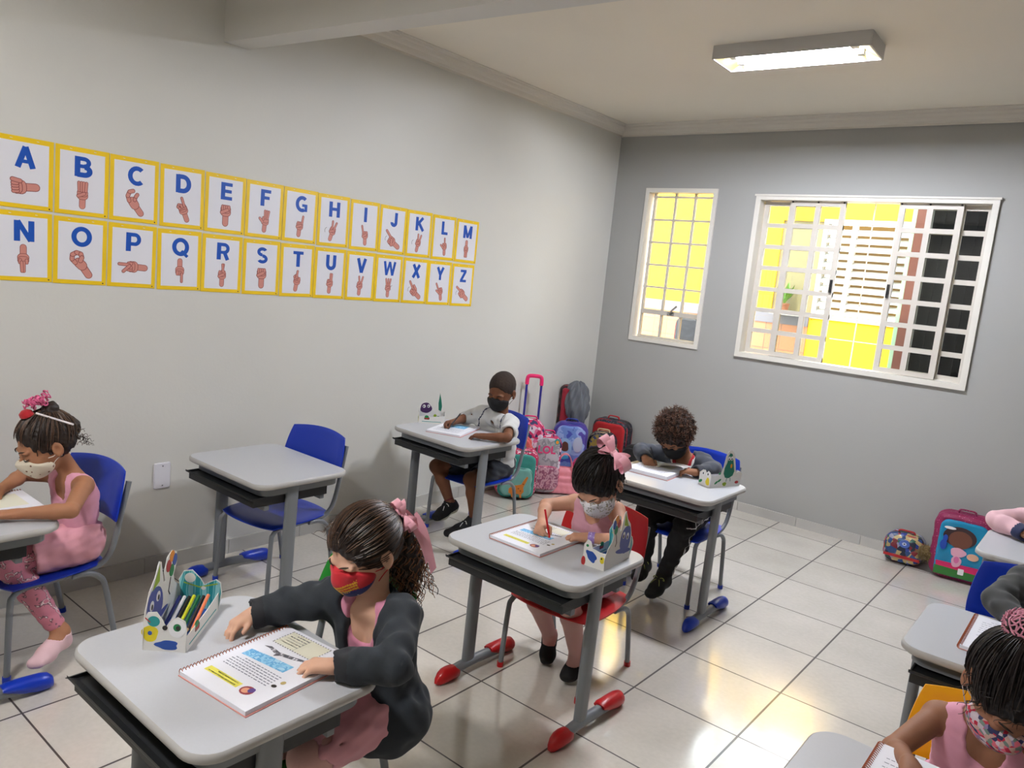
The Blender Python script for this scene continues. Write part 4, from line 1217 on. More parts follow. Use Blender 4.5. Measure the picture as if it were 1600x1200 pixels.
for k in range(46):
    a = rng.uniform(0, 6.28); r = rng.uniform(.010, .034); q = c0 + V(math.cos(a) * r, math.sin(a) * r, rng.uniform(-.014, .016))
    curl(mb, p.h(*q), p.R @ V(math.cos(a), math.sin(a), .5), .014, .008, .0036, 1.2, rng, 0, n=12)
child_mesh(p, 'crochet_bow', mb, cloth('crochet_pink', (214, 96, 140)), 60, hs)
mb = MB(); mb.loft([[tuple(p.h(math.cos(a) * .026 * f_, -.012 + math.sin(a) * .022 * f_, .128 + zz)) for a in (2 * PI * k / 16 for k in range(16))] for zz, f_ in ((-.014, .6), (-.008, 1), (.004, .95), (.012, .5))])
child_mesh(p, 'red_rosette', mb, cloth('red_felt', (176, 24, 34)), 60, hs)
mb = MB().tube([p.h(.030, .010, .125), p.h(.092, .085, .052)], .0035, 8, sx=1, sy=.5)
mb.tube([p.h(-.02, .050, .128), p.h(-.04, .10, .10)], .003, 8, sx=1, sy=.5)
child_mesh(p, 'white_ribbon', mb, mat('white_ribbon', (232, 226, 228), rough=.5), 40, hs)

# boy in the white shirt -------------------------------------------------------
p = Person(JOINTS['C'], yaw=14, pitch=22, roll=4)
o = make_body(p, 'boy with cropped hair, white T-shirt and black mask writing at the far left desk', skin_mat('skin_brown', (112, 72, 50)),
              dict(d=(-.93, -.30, -.06), pose='flat'), dict(d=(-.25, -.92, -.15), pose='write', roll=40), h=.0034)
J = p.J; N, X, Y, Z = J['N'], p.X, p.Y, p.Z
f = p.torso(.012)
for q in 'LR': f = U([(f, 0), (p.arm(q, .013, min(.97, .15 / np.linalg.norm(J['E' + q] - J['S' + q])), 1.08), .03)])
f = U([(f, 0), (ell(J['H'] + V(0, -.02, .02), (.105, .09, .06)), .03)])
for sg in (-1, 1): f = U([(f, 0), (cap(J['SL' if sg > 0 else 'SR'] - Z * .06 - X * sg * .012, J['H'] + X * sg * .055 + Z * .03, .046, .052), .03)])
f = Sub(f, cap(N - Z * .015, N + Z * .09, .040, .045), .004)
f = Sub(f, ell(N - Y * .045 - Z * .01, (.026, .05, .030), p.TR), .004)
f = Int(f, halfspace(-Z, J['H'] - Z * .055), .004)
for q in 'LR':
    d = nrm(J['E' + q] - J['S' + q]); pt = J['S' + q] + d * min(.15, np.linalg.norm(J['E' + q] - J['S' + q]) * .9)
    f = Sub(f, cap(pt - d * .02, pt + d * .06, .031, .034), .002)
    if q == 'L': f = Int(f, U([(halfspace(d, pt), 0), (Sub(plane((0, 0, 1), 5), ell(pt, .075)), 0)]), .002)
f = Fold(f, .0035, .05, 21)
def reg(c):
    r = np.zeros(len(c), int)
    for q, sg in (('L', 1), ('R', -1)):
        x = (c - (J['S' + q] - X * sg * .030)) @ X * sg
        hgt = (c - J['S' + q]) @ Z
        band = (np.abs(x + hgt * .25) < .0035) & (hgt > -.06)
        r[band] = 1
    rn = np.linalg.norm((c - N) - ((c - N) @ Z)[:, None] * Z, axis=1)
    r[(rn < .046) & ((c - N) @ Z > .004)] = 2
    return r
garment(p, 't_shirt', f, ('SL', 'SR', 'N', 'H', 'EL', 'ER'), [cloth('white_shirt', (196, 196, 194)), cloth('navy_piping', (30, 34, 66)), cloth('grey_collar', (150, 150, 152))], .10, .0046, reg)
mb = MB(); c0 = N - Y * .071 - Z * .115 + X * .055
for dx, dz, s_, mi in ((0, 0, .012, 0), (.012, .006, .006, 1), (-.008, -.008, .005, 1)):
    mb.loft([[tuple(c0 + X * (dx + math.cos(a) * s_) + Z * (dz + math.sin(a) * s_) + Y * yy) for a in (2 * PI * k / 12 for k in range(12))] for yy in (.006, -.004)], mi)
child_mesh(p, 'shirt_badge', mb, [mat('badge_black', (28, 28, 30)), mat('badge_green', (110, 140, 90))])
NAVY = cloth('navy_shorts', (28, 32, 42))
it = [(Int(p.torso(.006), halfspace(Z, J['H'] + Z * .05), .002), 0)] + [(p.leg(q, .016, 0, 1.0), .03) for q in 'LR']
f = U(it)
hx = nrm(X * [1, 1, 0])
for q, sg in (('L', 1), ('R', -1)):
    A = J['H'] + hx * .046 * sg; K = J['K' + q]; d = nrm(K - A); pt = A + (K - A) * .80
    f = Sub(f, Int(ell(pt + d * .09, .10), halfspace(-d, pt)), .001); f = Sub(f, cap(pt - d * .03, pt + d * .1, .049), .002)
garment(p, 'shorts', Fold(f, .003, .05, 3), ('H', 'KL', 'KR'), NAVY, .11, .0046)
for q in 'LR':
    so = shoe(p, q, cloth('black_canvas', (14, 14, 16), sheen=0), 'sneaker', mat('white_lace', (214, 214, 210), rough=.7), mat('cream_sole', (208, 206, 190), rough=.6))
    B = J['A' + q]; K = J['K' + q]; d = nrm(K - B)
    child_mesh(p, 'sock', MB().tube([B - d * .015, B + d * .012, B + d * .028], [.031, .029, .028], 20), cloth('dark_red_sock', (92, 30, 34)))
face_bits(p, (24, 16, 12))
face_mask(p, cloth('black_mask', (14, 14, 17), sheen=0), zc=-.048)
hair_shell(p, mat('cropped_hair', (40, 27, 21), rough=.9, bump=.5, bscale=500), .0035, line=.066, back=-.03, noise=.0004)
tp = (p.rtips[0] + p.rtips[4]) / 2
pencil('dark pencil in the hand of the boy in the white shirt', tp + V(-.006, -.012, -.022), V(.35, .45, .85), .13, mat('dark_pencil', (34, 34, 40), rough=.4))

# girl in the middle -----------------------------------------------------------
p = Person(JOINTS['D'], yaw=3, pitch=43, roll=-10, hs=1.06)
o = make_body(p, 'girl with black ballet shoes and white printed mask writing in the middle of the room', skin_mat('skin_light', (196, 148, 122)),
              dict(d=(-.80, -.58, -.06), pose='flat'), dict(d=(.45, -.85, -.20), pose='write', roll=42), h=.0031)
leotard(p, cloth('dusty_leotard', (206, 152, 166)), deep=.036, arm_r=.046)
skirt(p, PINK_L, .45)
TIGHT = cloth('ballet_tights', (206, 160, 152), rough=.7, var=.02)
f = U([(p.leg('L', .0035, .05, 2.0), 0), (p.leg('R', .0035, .05, 2.0), 0), (p.foot('L', .002), .01), (p.foot('R', .002), .01)])
garment(p, 'tights', f, ('H', 'KL', 'KR', 'AL', 'AR', 'TL', 'TR'), TIGHT, .10, .004)
for q in 'LR': shoe(p, q, cloth('black_ballet_shoe', (10, 10, 12), sheen=0))
face_bits(p)
mm = patch_mat('printed_mask', [((214, 212, 216), 0.0), ((150, 142, 96), .55), ((96, 96, 112), .62), ((214, 212, 216), .68)], 60, .8, kind='noise')
face_mask(p, mm, zc=-.045, loops=mat('dark_loop', (50, 46, 52)))
hs = hair_shell(p, HAIR_D[0], .011, line=.048, extra=[(p.he((.040, .075, .080), (.034, .032, .032)), .012)], noise=.0022)
strands(p, (.040, .070, .085), HAIR_D, 300, 4, rad=.0015, thick=.0135, parent=hs, flare=.001)
rng = random.Random(2); mb = MB()
for k in range(40):
    sx = rng.choice((-1, 1)); s0 = p.h(sx * rng.uniform(.060, .078), rng.uniform(-.03, .04), rng.uniform(-.01, .03))
    curl(mb, s0, p.R @ V(sx * .35, rng.uniform(-.3, .2), -.8), .04, .006, .0012, 1.6, rng, k % 2)
child_mesh(p, 'loose_curls', mb, HAIR_D, 60, hs)
bow(p, p.h(.078, .062, .100), p.X * .75 + V(.1, -.1, -.6), V(.4, -.6, .6), .080, SATIN, tails=False, parent=hs)
W, E = p.J['WL'], p.J['EL']; d = nrm(W - E)
a = nrm(np.cross(d, V(0, 0, 1))); b = np.cross(d, a); mb = MB()
mb.loft([[tuple(W - d * (.012 - t) + (a * math.cos(q) + b * math.sin(q)) * rr) for q in (2 * PI * k / 24 for k in range(24))] for t, rr in ((-.014, .0200), (-.014, .0222), (.010, .0212), (.010, .0190))], closed=True)
child_mesh(p, 'bracelet', mb, patch_mat('purple_band', [((150, 120, 190), 0), ((196, 180, 222), .7)], 90, .4, kind='noise'), 50)
tp = (p.rtips[0] + p.rtips[4]) / 2
pencil('red pencil in the hand of the girl in the middle of the room', tp + V(.012, -.010, -.020), V(-.42, .15, .88), .12, mat('red_pencil', (196, 20, 34), rough=.35), r=.0042)

# curly-haired child -----------------------------------------------------------
p = Person(JOINTS['E'], yaw=2, pitch=46, roll=-6)
o = make_body(p, 'child with bushy brown curls and open dark jacket writing near the back wall', skin_mat('skin_mid', (142, 98, 72)),
              dict(d=(-.95, -.25, -.05), pose='flat'), dict(d=(.75, -.62, -.15), pose='write', roll=35), h=.0036)
TEE = cloth('white_tee', (214, 212, 210)); REDC = cloth('red_collar', (176, 26, 34))
J = p.J; N, X, Y, Z = J['N'], p.X, p.Y, p.Z
f = p.torso(.007); f = Sub(f, cap(N - Z * .012 - Y * .012, N + Z * .09, .040, .045), .003)
def reg(c):
    rn = np.linalg.norm((c - (N - Y * .012)) - ((c - (N - Y * .012)) @ Z)[:, None] * Z, axis=1)
    return ((rn < .058) & ((c - N) @ Z > -.055)).astype(int)
garment(p, 't_shirt', f, ('SL', 'SR', 'N', 'H'), [TEE, REDC], .10, .0045, reg)
jacket(p, cloth('blue_grey_jacket', (58, 62, 72)), e=.015, open_w=.050, open_top=.022, cuffs=cloth('jacket_cuff', (44, 46, 54)), seed=6)
trousers(p, cloth('black_trousers', (12, 12, 14), sheen=0), .013, stripe=cloth('white_piping', (200, 200, 200)))
for q in 'LR': shoe(p, q, cloth('black_mesh', (30, 32, 30)), 'sneaker', mat('lime_lace', (150, 160, 84), rough=.7), mat('black_sole', (40, 42, 38), rough=.6))
face_bits(p)
face_mask(p, cloth('black_mask', (14, 14, 17), sheen=0), zc=-.048)
hs = hair_shell(p, mat('curly_under', (34, 22, 16), rough=.9), .020, line=.045, noise=.006, back=-.05, wl=.03)
rng = random.Random(12); mb = MB(); cnt = 0
while cnt < 620:
    v = nrm([rng.gauss(0, 1), rng.gauss(0, 1), rng.gauss(0, 1)])
    q = v * V(.082, .096, .090) + V(0, .016, .034)
    if q[2] < -.045 or (q[1] < -.035 and q[2] < .052): continue
    dirv = nrm(v + V(0, 0, -.25) + V(rng.uniform(-.5, .5), rng.uniform(-.5, .5), rng.uniform(-.5, .5)))
    curl(mb, p.h(*q), p.R @ dirv, rng.uniform(.020, .036), rng.uniform(.0055, .0085), .0019, rng.uniform(1.3, 2.1), rng, rng.randrange(2), n=12); cnt += 1
child_mesh(p, 'curls', mb, [mat('curl_brown', (62, 38, 26), rough=.45, spec=.4), mat('curl_chestnut', (92, 56, 36), rough=.42, spec=.5)], 60, hs)
tp = (p.rtips[0] + p.rtips[4]) / 2
pencil('dark pencil in the hand of the curly-haired child', tp + V(.010, -.010, -.020), V(-.5, .25, .8), .13, mat('dark_pencil', (34, 34, 40), rough=.4))

# girl in the foreground -------------------------------------------------------
p = Person(JOINTS['F'], yaw=-3, pitch=27, roll=0, hs=.975)
o = make_body(p, 'girl in dark jacket with red and blue mask and curly ponytail in the foreground', skin_mat('skin_fair', (212, 168, 142)),
              dict(d=(-.72, -.68, -.02), pose='flat'), dict(d=(-.05, -.92, -.30), pose='flat', roll=12), h=.0029)
leotard(p, cloth('rose_leotard', (206, 134, 158)), deep=.085)
jacket(p, DARKJ, e=.019, open_w=.044, cuffs=DARKC, hips=.046, fold=.0042, hem=.150, seed=14)
skirt(p, cloth('dusty_skirt', (206, 146, 156)), .98, e=.012, k=.03)
TIGHT = cloth('ballet_tights', (206, 160, 152), rough=.7, var=.02)
f = U([(p.leg(q, .0035, .05, 2.0), 0) for q in 'LR'] + [(p.foot(q, .002), .01) for q in 'LR'])
garment(p, 'tights', f, ('H', 'KL', 'KR', 'AL', 'AR', 'TL', 'TR'), TIGHT, .10, .006)
for q in 'LR': shoe(p, q, cloth('black_ballet_shoe', (10, 10, 12), sheen=0))
face_bits(p)
red, blu, yel = cloth('mask_red', (190, 28, 40)), cloth('mask_blue', (20, 30, 96)), cloth('mask_yellow', (226, 170, 30))
def reg(c):
    q = (c - p.C) @ p.R; x, y, z = q[:, 0], q[:, 1], q[:, 2]
    r = np.zeros(len(c), int); r[z < -.050 + .10 * np.abs(x)] = 1
    zz = z + .045
    w_ = zz - .30 * np.abs(x)
    wing = (w_ > -.014) & (w_ < .012) & (np.abs(x) < .050) & (np.sin(w_ * 820 + np.abs(x) * 60) > -.35) & (np.abs(x) > .004)
    body = (np.abs(x) < .012 - .30 * np.abs(zz + .006)) & (zz < .014) & (zz > -.036)
    r[wing | body] = 2
    st = (np.sin(x * 420 + 1) * np.sin(z * 500) > .93) & (z < -.060)
    r[st] = 3
    return r
face_mask(p, [red, blu, yel, mat('mask_white', (220, 220, 220))], zc=-.039, region=reg, loops=red)
hs = hair_shell(p, HAIR_B[0], .010, line=.058, extra=[(p.he((0, .098, .014), (.026, .030, .028)), .014)], noise=.0015)
strands(p, (0, .102, .022), HAIR_B, 520, 7, rad=.0014, thick=.0125, parent=hs, flare=.0008)
rng = random.Random(21); mb = MB(); base = p.h(0, .122, .010)
for k in range(300):
    a = rng.uniform(0, 6.28); r = rng.uniform(0, .030)
    s0 = base + V(math.cos(a) * r, math.sin(a) * r, rng.uniform(-.012, .008))
    dv = nrm(V(.14 + rng.uniform(-.26, .26), .14 + rng.uniform(-.22, .26), -1.0)); L = rng.uniform(.13, .24)
    curl(mb, s0, dv, L, rng.uniform(.006, .012), .0021, L / .036, rng, rng.choice((0, 1, 2, 2)), n=int(L / .0045))
ponys = child_mesh(p, 'ponytail', mb, HAIR_B + [mat('chestnut_hair', (126, 80, 46), rough=.42, spec=.5)], 60, hs)
core = U([(cap(base, base + V(.02, .02, -.12), .030, .042), 0), (cap(base + V(.02, .02, -.12), base + V(.025, .025, -.20), .040, .014), .01)])
organic('ponytail_core', Fold(core, .004, .02, 3), base - .2, base + .1, .0045, HAIR_B[0], hs, origin=p.org, loc=(0, 0, 0))
rng = random.Random(3); mb = MB()
for k in range(40):
    s0 = p.h(rng.uniform(-.05, .05), rng.uniform(-.06, -.02), .098 + rng.uniform(-.01, .0)) if k % 2 else p.h(rng.uniform(.05, .07), rng.uniform(-.04, .0), rng.uniform(.02, .05))
    curl(mb, s0, p.R @ V(rng.uniform(-.2, .3), -.6, .1), .03, .006, .0007, .9, rng, k % 2, n=8)
child_mesh(p, 'loose_curls', mb, HAIR_B, 60, hs)
bow(p, p.h(.030, .122, .030), V(-.55, -.30, .75), V(.75, -.45, .35), .046, SATIN, tails=False, parent=hs)
# long sheer ribbon tails
mb = MB()
for s_, w_, ln, off in ((0, .024, .125, V(0, 0, 0)), (1, .020, .155, V(.016, .012, 0))):
    q = p.h(.020, .136, .030) + off; path = [q + V(.055 * t + .010 * math.sin(3 * t + s_), .045 * t, -ln * t * (.75 + .25 * t)) for t in (k / 14 for k in range(15))]
    sd = nrm(V(-.25, -.62, -.74)); vs = []
    for t, q in enumerate(path):
        w = w_ * (.5 + .6 * min(1, t / 5)); vs += [tuple(q - sd * w / 2), tuple(q + sd * w / 2)]
    n0 = len(vs); fs = [(2 * i, 2 * i + 1, 2 * i + 3, 2 * i + 2) for i in range(14)]
    mb.add(vs, fs)
child_mesh(p, 'ribbon_tail', mb, SATIN, 60, hs)
mb = MB()
q = p.J['H'] - p.Z * .07 - p.Y * .085 + p.X * .03
mb.tube([q, q + V(0.006, -.004, -.022)], [.003, .002], 8)
child_mesh(p, 'zip_pull', mb, M_CHROME)

# girl bottom right -------------------------------------------------------
p = Person(JOINTS['H'], yaw=22, pitch=42, roll=10, hs=1.06)
o = make_body(p, 'girl in pink with floral mask and crocheted bun cover in the bottom right corner', skin_mat('skin_tan2', (150, 106, 82)),
              dict(d=(-.3, -.95, 0), pose='flat'), dict(d=(.4, -.9, -.05), pose='flat'), h=.0033)
leotard(p, PINK_L, deep=.082, arm_r=.046)
skirt(p, PINK_L, .5)
f = U([(p.leg('L', .0035, .05, 2.0), 0), (p.leg('R', .0035, .05, 2.0), 0), (p.foot('L', .002), .01), (p.foot('R', .002), .01)])
garment(p, 'tights', f, ('H', 'KL', 'KR', 'AL', 'AR', 'TL', 'TR'), TIGHT, .10, .006)
for q in 'LR': shoe(p, q, SLP)
face_bits(p)
mm = patch_mat('floral_mask', [(196, 40, 70), (210, 196, 206), (44, 48, 92), (226, 110, 130), (150, 130, 170), (120, 140, 130), (206, 170, 160)], 110, .7)
face_mask(p, mm, loops=mat('grey_loop', (190, 180, 180)))
hs = hair_shell(p, HAIR_D[0], .012, line=.046, extra=[(p.he((0, .082, .085), (.042, .036, .036)), .014)], noise=.003)
strands(p, (0, .075, .085), HAIR_D, 380, 17, rad=.0016, thick=.0145, parent=hs, flare=.0018)
rng = random.Random(31); mb = MB()
for k in range(40):
    sx = rng.choice((-1, 1)); s0 = p.h(sx * rng.uniform(.055, .078), rng.uniform(-.05, .02), rng.uniform(.0, .05)) if k % 3 else p.h(rng.uniform(-.05, .05), -.07, .075)
    curl(mb, s0, p.R @ V(sx * .3, -.4, -.7), .05, .009, .0012, 1.2, rng, k % 2)
child_mesh(p, 'loose_curls', mb, HAIR_D, 60, hs)
mb = MB(); cb = V(0, .088, .092)
for i in range(7):
    ph = math.radians(8 + i * 15); rr = .044 * math.cos(ph); zz = .041 * math.sin(ph)
    mb.tube([p.h(*(cb + V(rr * math.cos(a) * (1 + .06 * math.sin(9 * a)), rr * .92 * math.sin(a), zz + .003 * math.sin(9 * a + i * PI)))) for a in (2 * PI * k / 45 for k in range(45))], .0022, 5, closed=True)
for k in range(22):
    a = 2 * PI * k / 22
    mb.tube([p.h(*(cb + V(.044 * math.cos(ph) * math.cos(a + .12 * math.sin(j)), .0405 * math.cos(ph) * math.sin(a + .12 * math.sin(j)), .041 * math.sin(ph)))) for j, ph in enumerate(math.radians(6 + 9 * j) for j in range(9))], .0018, 5)
for k in range(60):
    a = 2 * PI * k / 60; q = cb + V(.046 * math.cos(a), .043 * math.sin(a), -.004)
    curl(mb, p.h(*q), p.R @ V(math.cos(a), math.sin(a), -.2), .008, .006, .0022, 1, random.Random(k), 0, n=8)
child_mesh(p, 'crochet_bun_cover', mb, cloth('crochet_rose', (212, 140, 160)), 60, hs)

# child in grey, right edge -----------------------------------------------------
p = Person(JOINTS['G'], yaw=0, pitch=20)
o = make_body(p, 'child in dark grey jacket at the right edge, only an arm in view', skin_mat('skin_mid', (142, 98, 72)),
              dict(d=(-.3, -.95, 0), pose='flat'), dict(d=(.6, -.8, -.05), pose='relax'), h=.0055)
jacket(p, cloth('charcoal_jacket', (58, 60, 60)), e=.018, open_w=0, h=.0065, seed=9)
trousers(p, cloth('black_trousers', (20, 20, 22)), .012, h=.008)
for q in 'LR': shoe(p, q, cloth('black_canvas', (14, 14, 16), sheen=0), 'sneaker', mat('white_lace', (214, 214, 210)), mat('cream_sole', (208, 206, 190)))
hair_shell(p, HAIR_D[0], .008, h=.006)

# child in pink sweater, right edge ---------------------------------------------
p = Person(JOINTS['I'], yaw=0, pitch=20)
o = make_body(p, 'child in pale pink sweater with navy cuffs at the right edge', skin_mat('skin_tan', (168, 118, 88)),
              dict(d=(-.3, -.95, 0), pose='flat'), dict(d=(.8, -.6, -.05), pose='flat'), h=.0055)
jacket(p, cloth('pale_pink_sweater', (220, 178, 184)), e=.016, open_w=0, h=.006, cuffs=cloth('navy_cuff', (34, 42, 78)), seed=19, name='sweater')
trousers(p, cloth('navy_trousers', (34, 40, 66)), .012, h=.008)
for q in 'LR': shoe(p, q, cloth('black_canvas', (14, 14, 16), sheen=0), 'sneaker', mat('white_lace', (214, 214, 210)), mat('cream_sole', (208, 206, 190)))
hair_shell(p, HAIR_D[0], .010, h=.006)
# ------------------------------------------------------------------ alphabet cards on the left wall
M_CY = mat('card_yellow', (240, 200, 20), rough=.45, var=.03, scale=15); M_CW = mat('card_white', (226, 226, 232), rough=.4)
M_CB = mat('card_blue', (10, 78, 176), rough=.45); M_SK = mat('print_skin', (206, 138, 126), rough=.5); M_SKD = mat('print_skin_line', (132, 66, 62), rough=.5)
M_DOT = mat('print_dark', (40, 36, 34), rough=.5)

def letter_mesh(ch, size=1.0, off=.035):
    c = bpy.data.curves.new('glyph', 'FONT'); c.body = ch; c.size = size; c.align_x = 'CENTER'; c.extrude = .012; c.offset = off; c.resolution_u = 6
    o = bpy.data.objects.new('glyph', c); COL.objects.link(o)
    dg = bpy.context.evaluated_depsgraph_get()
    me = bpy.data.meshes.new_from_object(o.evaluated_get(dg))
    vs = [tuple(v.co) for v in me.vertices]; fs = [tuple(p.vertices) for p in me.polygons]
    bpy.data.objects.remove(o); bpy.data.meshes.remove(me); bpy.data.curves.remove(c)
    return vs, fs

def capsule2(x0, y0, x1, y1, r, n=7):
    a = math.atan2(y1 - y0, x1 - x0); out = []
    for k in range(n + 1): t = a - PI / 2 + PI * k / n; out.append((x1 + r * math.cos(t), y1 + r * math.sin(t)))
    for k in range(n + 1): t = a + PI / 2 + PI * k / n; out.append((x0 + r * math.cos(t), y0 + r * math.sin(t)))
    return out

def seg(x0, y0, x1, y1, w=.25):
    dx, dy = x1 - x0, y1 - y0; L = math.hypot(dx, dy); nx, ny = -dy / L * w / 2, dx / L * w / 2
    return [(x0 + nx, y0 + ny), (x0 - nx, y0 - ny), (x1 - nx, y1 - ny), (x1 + nx, y1 + ny)]
def arc(cx, cy, rx, ry, a0, a1, w=.25, n=16):
    A = [math.radians(a0 + (a1 - a0) * k / n) for k in range(n + 1)]
    return [(cx + (rx - w / 2) * math.cos(a), cy + (ry - w / 2) * math.sin(a)) for a in A] + [(cx + (rx + w / 2) * math.cos(a), cy + (ry + w / 2) * math.sin(a)) for a in reversed(A)]
q_ = .11
GLYPH = {
 'A': [seg(.13, 0, .44, 1, .24), seg(.75, 0, .44, 1, .24), seg(.22, .30, .66, .30, .17)], 'B': [seg(q_, 0, q_, 1), seg(q_, q_ - .01, .42, q_ - .01), seg(q_, .53, .42, .53, .18), seg(q_, .90, .40, .90, .20), arc(.42, .30, .24, .20, -90, 90), arc(.40, .72, .21, .18, -90, 90, .20)],
 'C': [arc(.45, .5, .34, .40, 48, 312, .23)], 'D': [seg(q_, 0, q_, 1), seg(q_, .11, .36, .11), seg(q_, .89, .36, .89), arc(.36, .5, .33, .39, -90, 90)],
 'E': [seg(q_, 0, q_, 1), seg(q_, .10, .66, .10, .20), seg(q_, .5, .62, .5, .19), seg(q_, .90, .66, .90, .20)], 'F': [seg(q_, 0, q_, 1), seg(q_, .5, .56, .5, .19), seg(q_, .90, .64, .90, .20)],
 'G': [arc(.45, .5, .34, .40, 48, 300, .23), seg(.46, .42, .82, .42, .17), seg(.73, .04, .73, .48, .20)], 'H': [seg(q_, 0, q_, 1), seg(.69, 0, .69, 1), seg(q_, .52, .69, .52, .20)], 'I': [seg(.12, 0, .12, 1, .24)],
 'J': [seg(.48, .30, .48, 1), arc(.30, .30, .18, .20, 180, 360)], 'K': [seg(q_, 0, q_, 1), seg(q_, .40, .66, .98, .22), seg(.30, .55, .72, .0, .24)], 'L': [seg(q_, 0, q_, 1), seg(q_, .10, .62, .10, .21)],
 'M': [seg(q_, 0, q_, 1), seg(.81, 0, .81, 1), seg(.13, .98, .46, .05, .22), seg(.79, .98, .46, .05, .22)], 'N': [seg(q_, 0, q_, 1), seg(.69, 0, .69, 1), seg(.13, .98, .67, .02, .22)],
 'O': [arc(.46, .5, .35, .40, 0, 360, .23, 32)], 'P': [seg(q_, 0, q_, 1), seg(q_, .40, .42, .40, .19), seg(q_, .90, .42, .90, .20), arc(.42, .65, .21, .25, -90, 90, .20)],
 'Q': [arc(.46, .5, .35, .40, 0, 360, .23, 32), seg(.50, .28, .84, -.04, .17)], 'R': [seg(q_, 0, q_, 1), seg(q_, .44, .42, .44, .18), seg(q_, .90, .42, .90, .20), arc(.42, .67, .22, .23, -90, 90, .20), seg(.44, .44, .64, 0, .22)],
 'S': [arc(.36, .715, .24, .185, 30, 270, .20), arc(.37, .285, .25, .185, -150, 90, .20)], 'T': [seg(.36, 0, .36, 1), seg(0, .90, .72, .90, .20)],
 'U': [seg(q_, .34, q_, 1), seg(.63, .34, .63, 1), arc(.37, .36, .26, .26, 180, 360)], 'V': [seg(.12, 1, .42, 0, .24), seg(.72, 1, .42, 0, .24)],
 'W': [seg(.12, 1, .32, 0, .20), seg(.58, .98, .32, 0, .18), seg(.58, .98, .84, 0, .18), seg(1.04, 1, .84, 0, .20)], 'X': [seg(.12, 1, .70, 0, .25), seg(.70, 1, .12, 0, .25)],
 'Y': [seg(.12, 1, .41, .42, .24), seg(.70, 1, .41, .42, .24), seg(.41, 0, .41, .46, .22)], 'Z': [seg(.04, .90, .68, .90, .20), seg(.04, .10, .70, .10, .20), seg(.60, .90, .14, .12, .24)]}
# finger code: (x, lean) extended finger; 'rot' turns the whole hand; thumb: across, up, out, none
SIGN = {'A': (95, [], 'up'), 'B': (0, [(-1.2, -.05), (-.4, 0), (.4, 0), (1.2, .05)], 'across'), 'C': (38, 'arc', ''), 'D': (22, [(.9, .05)], 'ring'), 'E': (0, [], 'across'),
        'F': (-5, [(-.3, -.1), (.4, 0), (1.1, .1)], 'out'), 'G': (-5, [(1.2, .05)], 'across'), 'H': (-18, [(-.6, -.25), (.6, .15)], 'across'), 'I': (3, [(-1.3, -.2)], 'across'),
        'J': (60, [(1.2, .3)], 'across'), 'K': (-12, [(-.5, -.2), (.7, .15)], 'across'), 'L': (3, [(.2, 0)], 'out'), 'M': (180, [(-.8, 0), (0, 0), (.8, 0)], 'none'),
        'N': (180, [(-.2, 0), (.6, -.05)], 'none'), 'O': (35, 'ring', ''), 'P': (88, [(.6, .0)], 'down'), 'Q': (180, [(-.9, .0)], 'none'), 'R': (0, [(.1, .15), (.5, -.12)], 'across'),
        'S': (0, [], 'across'), 'T': (-10, [(-.6, .0)], 'ring'), 'U': (-3, [(.1, 0), (.9, 0)], 'across'), 'V': (-3, [(-.2, -.2), (.9, .25)], 'across'),
        'W': (0, [(-1.0, -.2), (0, 0), (1.0, .2)], 'across'), 'X': (55, [(.8, .4)], 'up'), 'Y': (10, [(-1.4, -.35)], 'out'), 'Z': (55, [(.4, .0)], 'across')}

def sign_strokes(ch):
    rot, fing, th = SIGN[ch]; st = []
    st.append((0, -4.6, 0, -1.6, 1.05))
    if fing == 'arc':
        st += [(0, -1.2, .1, .2, 1.5)]
        for a0, b0 in (((-.8, 1.0), (-.2, 2.6)), ((-.2, 2.6), (1.2, 3.4)), ((1.2, 3.4), (2.4, 3.0))): st.append((*a0, *b0, .62))
        for a0, b0 in (((1.0, .2), (2.0, .9)), ((2.0, .9), (2.9, 1.2))): st.append((*a0, *b0, .55))
    elif fing == 'ring':
        st += [(0, -1.2, -.3, .1, 1.4)]
        pts = [(-1.2, .6), (-1.4, 2.0), (-.5, 3.1), (.9, 3.0), (1.7, 2.0), (1.3, .9), (.4, .3)]
        for a0, b0 in zip(pts, pts[1:]): st.append((*a0, *b0, .60))
    else:
        st.append((-.5, -.7, .5, -.7, 1.45)); st.append((-.55, .3, .55, .3, 1.35))
        fx = [-1.25, -.42, .42, 1.2]
        used = [min(fx, key=lambda q: abs(q - x)) for x, l in fing]
        for x in fx:
            if x in used and th != 'ring': continue
            st.append((x * .95, 1.25, x * .9, .25, .50))
        if th == 'ring':
            pts = [(-1.3, .6), (-1.9, 1.5), (-1.2, 2.3), (-.3, 1.9), (-.2, 1.0)]
            for a0, b0 in zip(pts, pts[1:]): st.append((*a0, *b0, .48))
        for x, l in fing: st.append((x, 1.1, x + l * 3.4, 4.5 if len(fing) < 4 else 4.1, .48))
        if th == 'across': st.append((-1.5, -.9, .6, .1, .55))
        if th == 'up': st += [(1.7, -.6, 2.2, 1.3, .55)]
        if th == 'out': st += [(-1.3, -1.0, -3.0, .6, .52)]
        if th == 'down': st += [(.2, .9, -1.9, 2.9, .5)]
    c, s_ = math.cos(math.radians(rot)), math.sin(math.radians(rot))
    return [(x0 * c - y0 * s_, x0 * s_ + y0 * c, x1 * c - y1 * s_, x1 * s_ + y1 * c, r) for x0, y0, x1, y1, r in st]

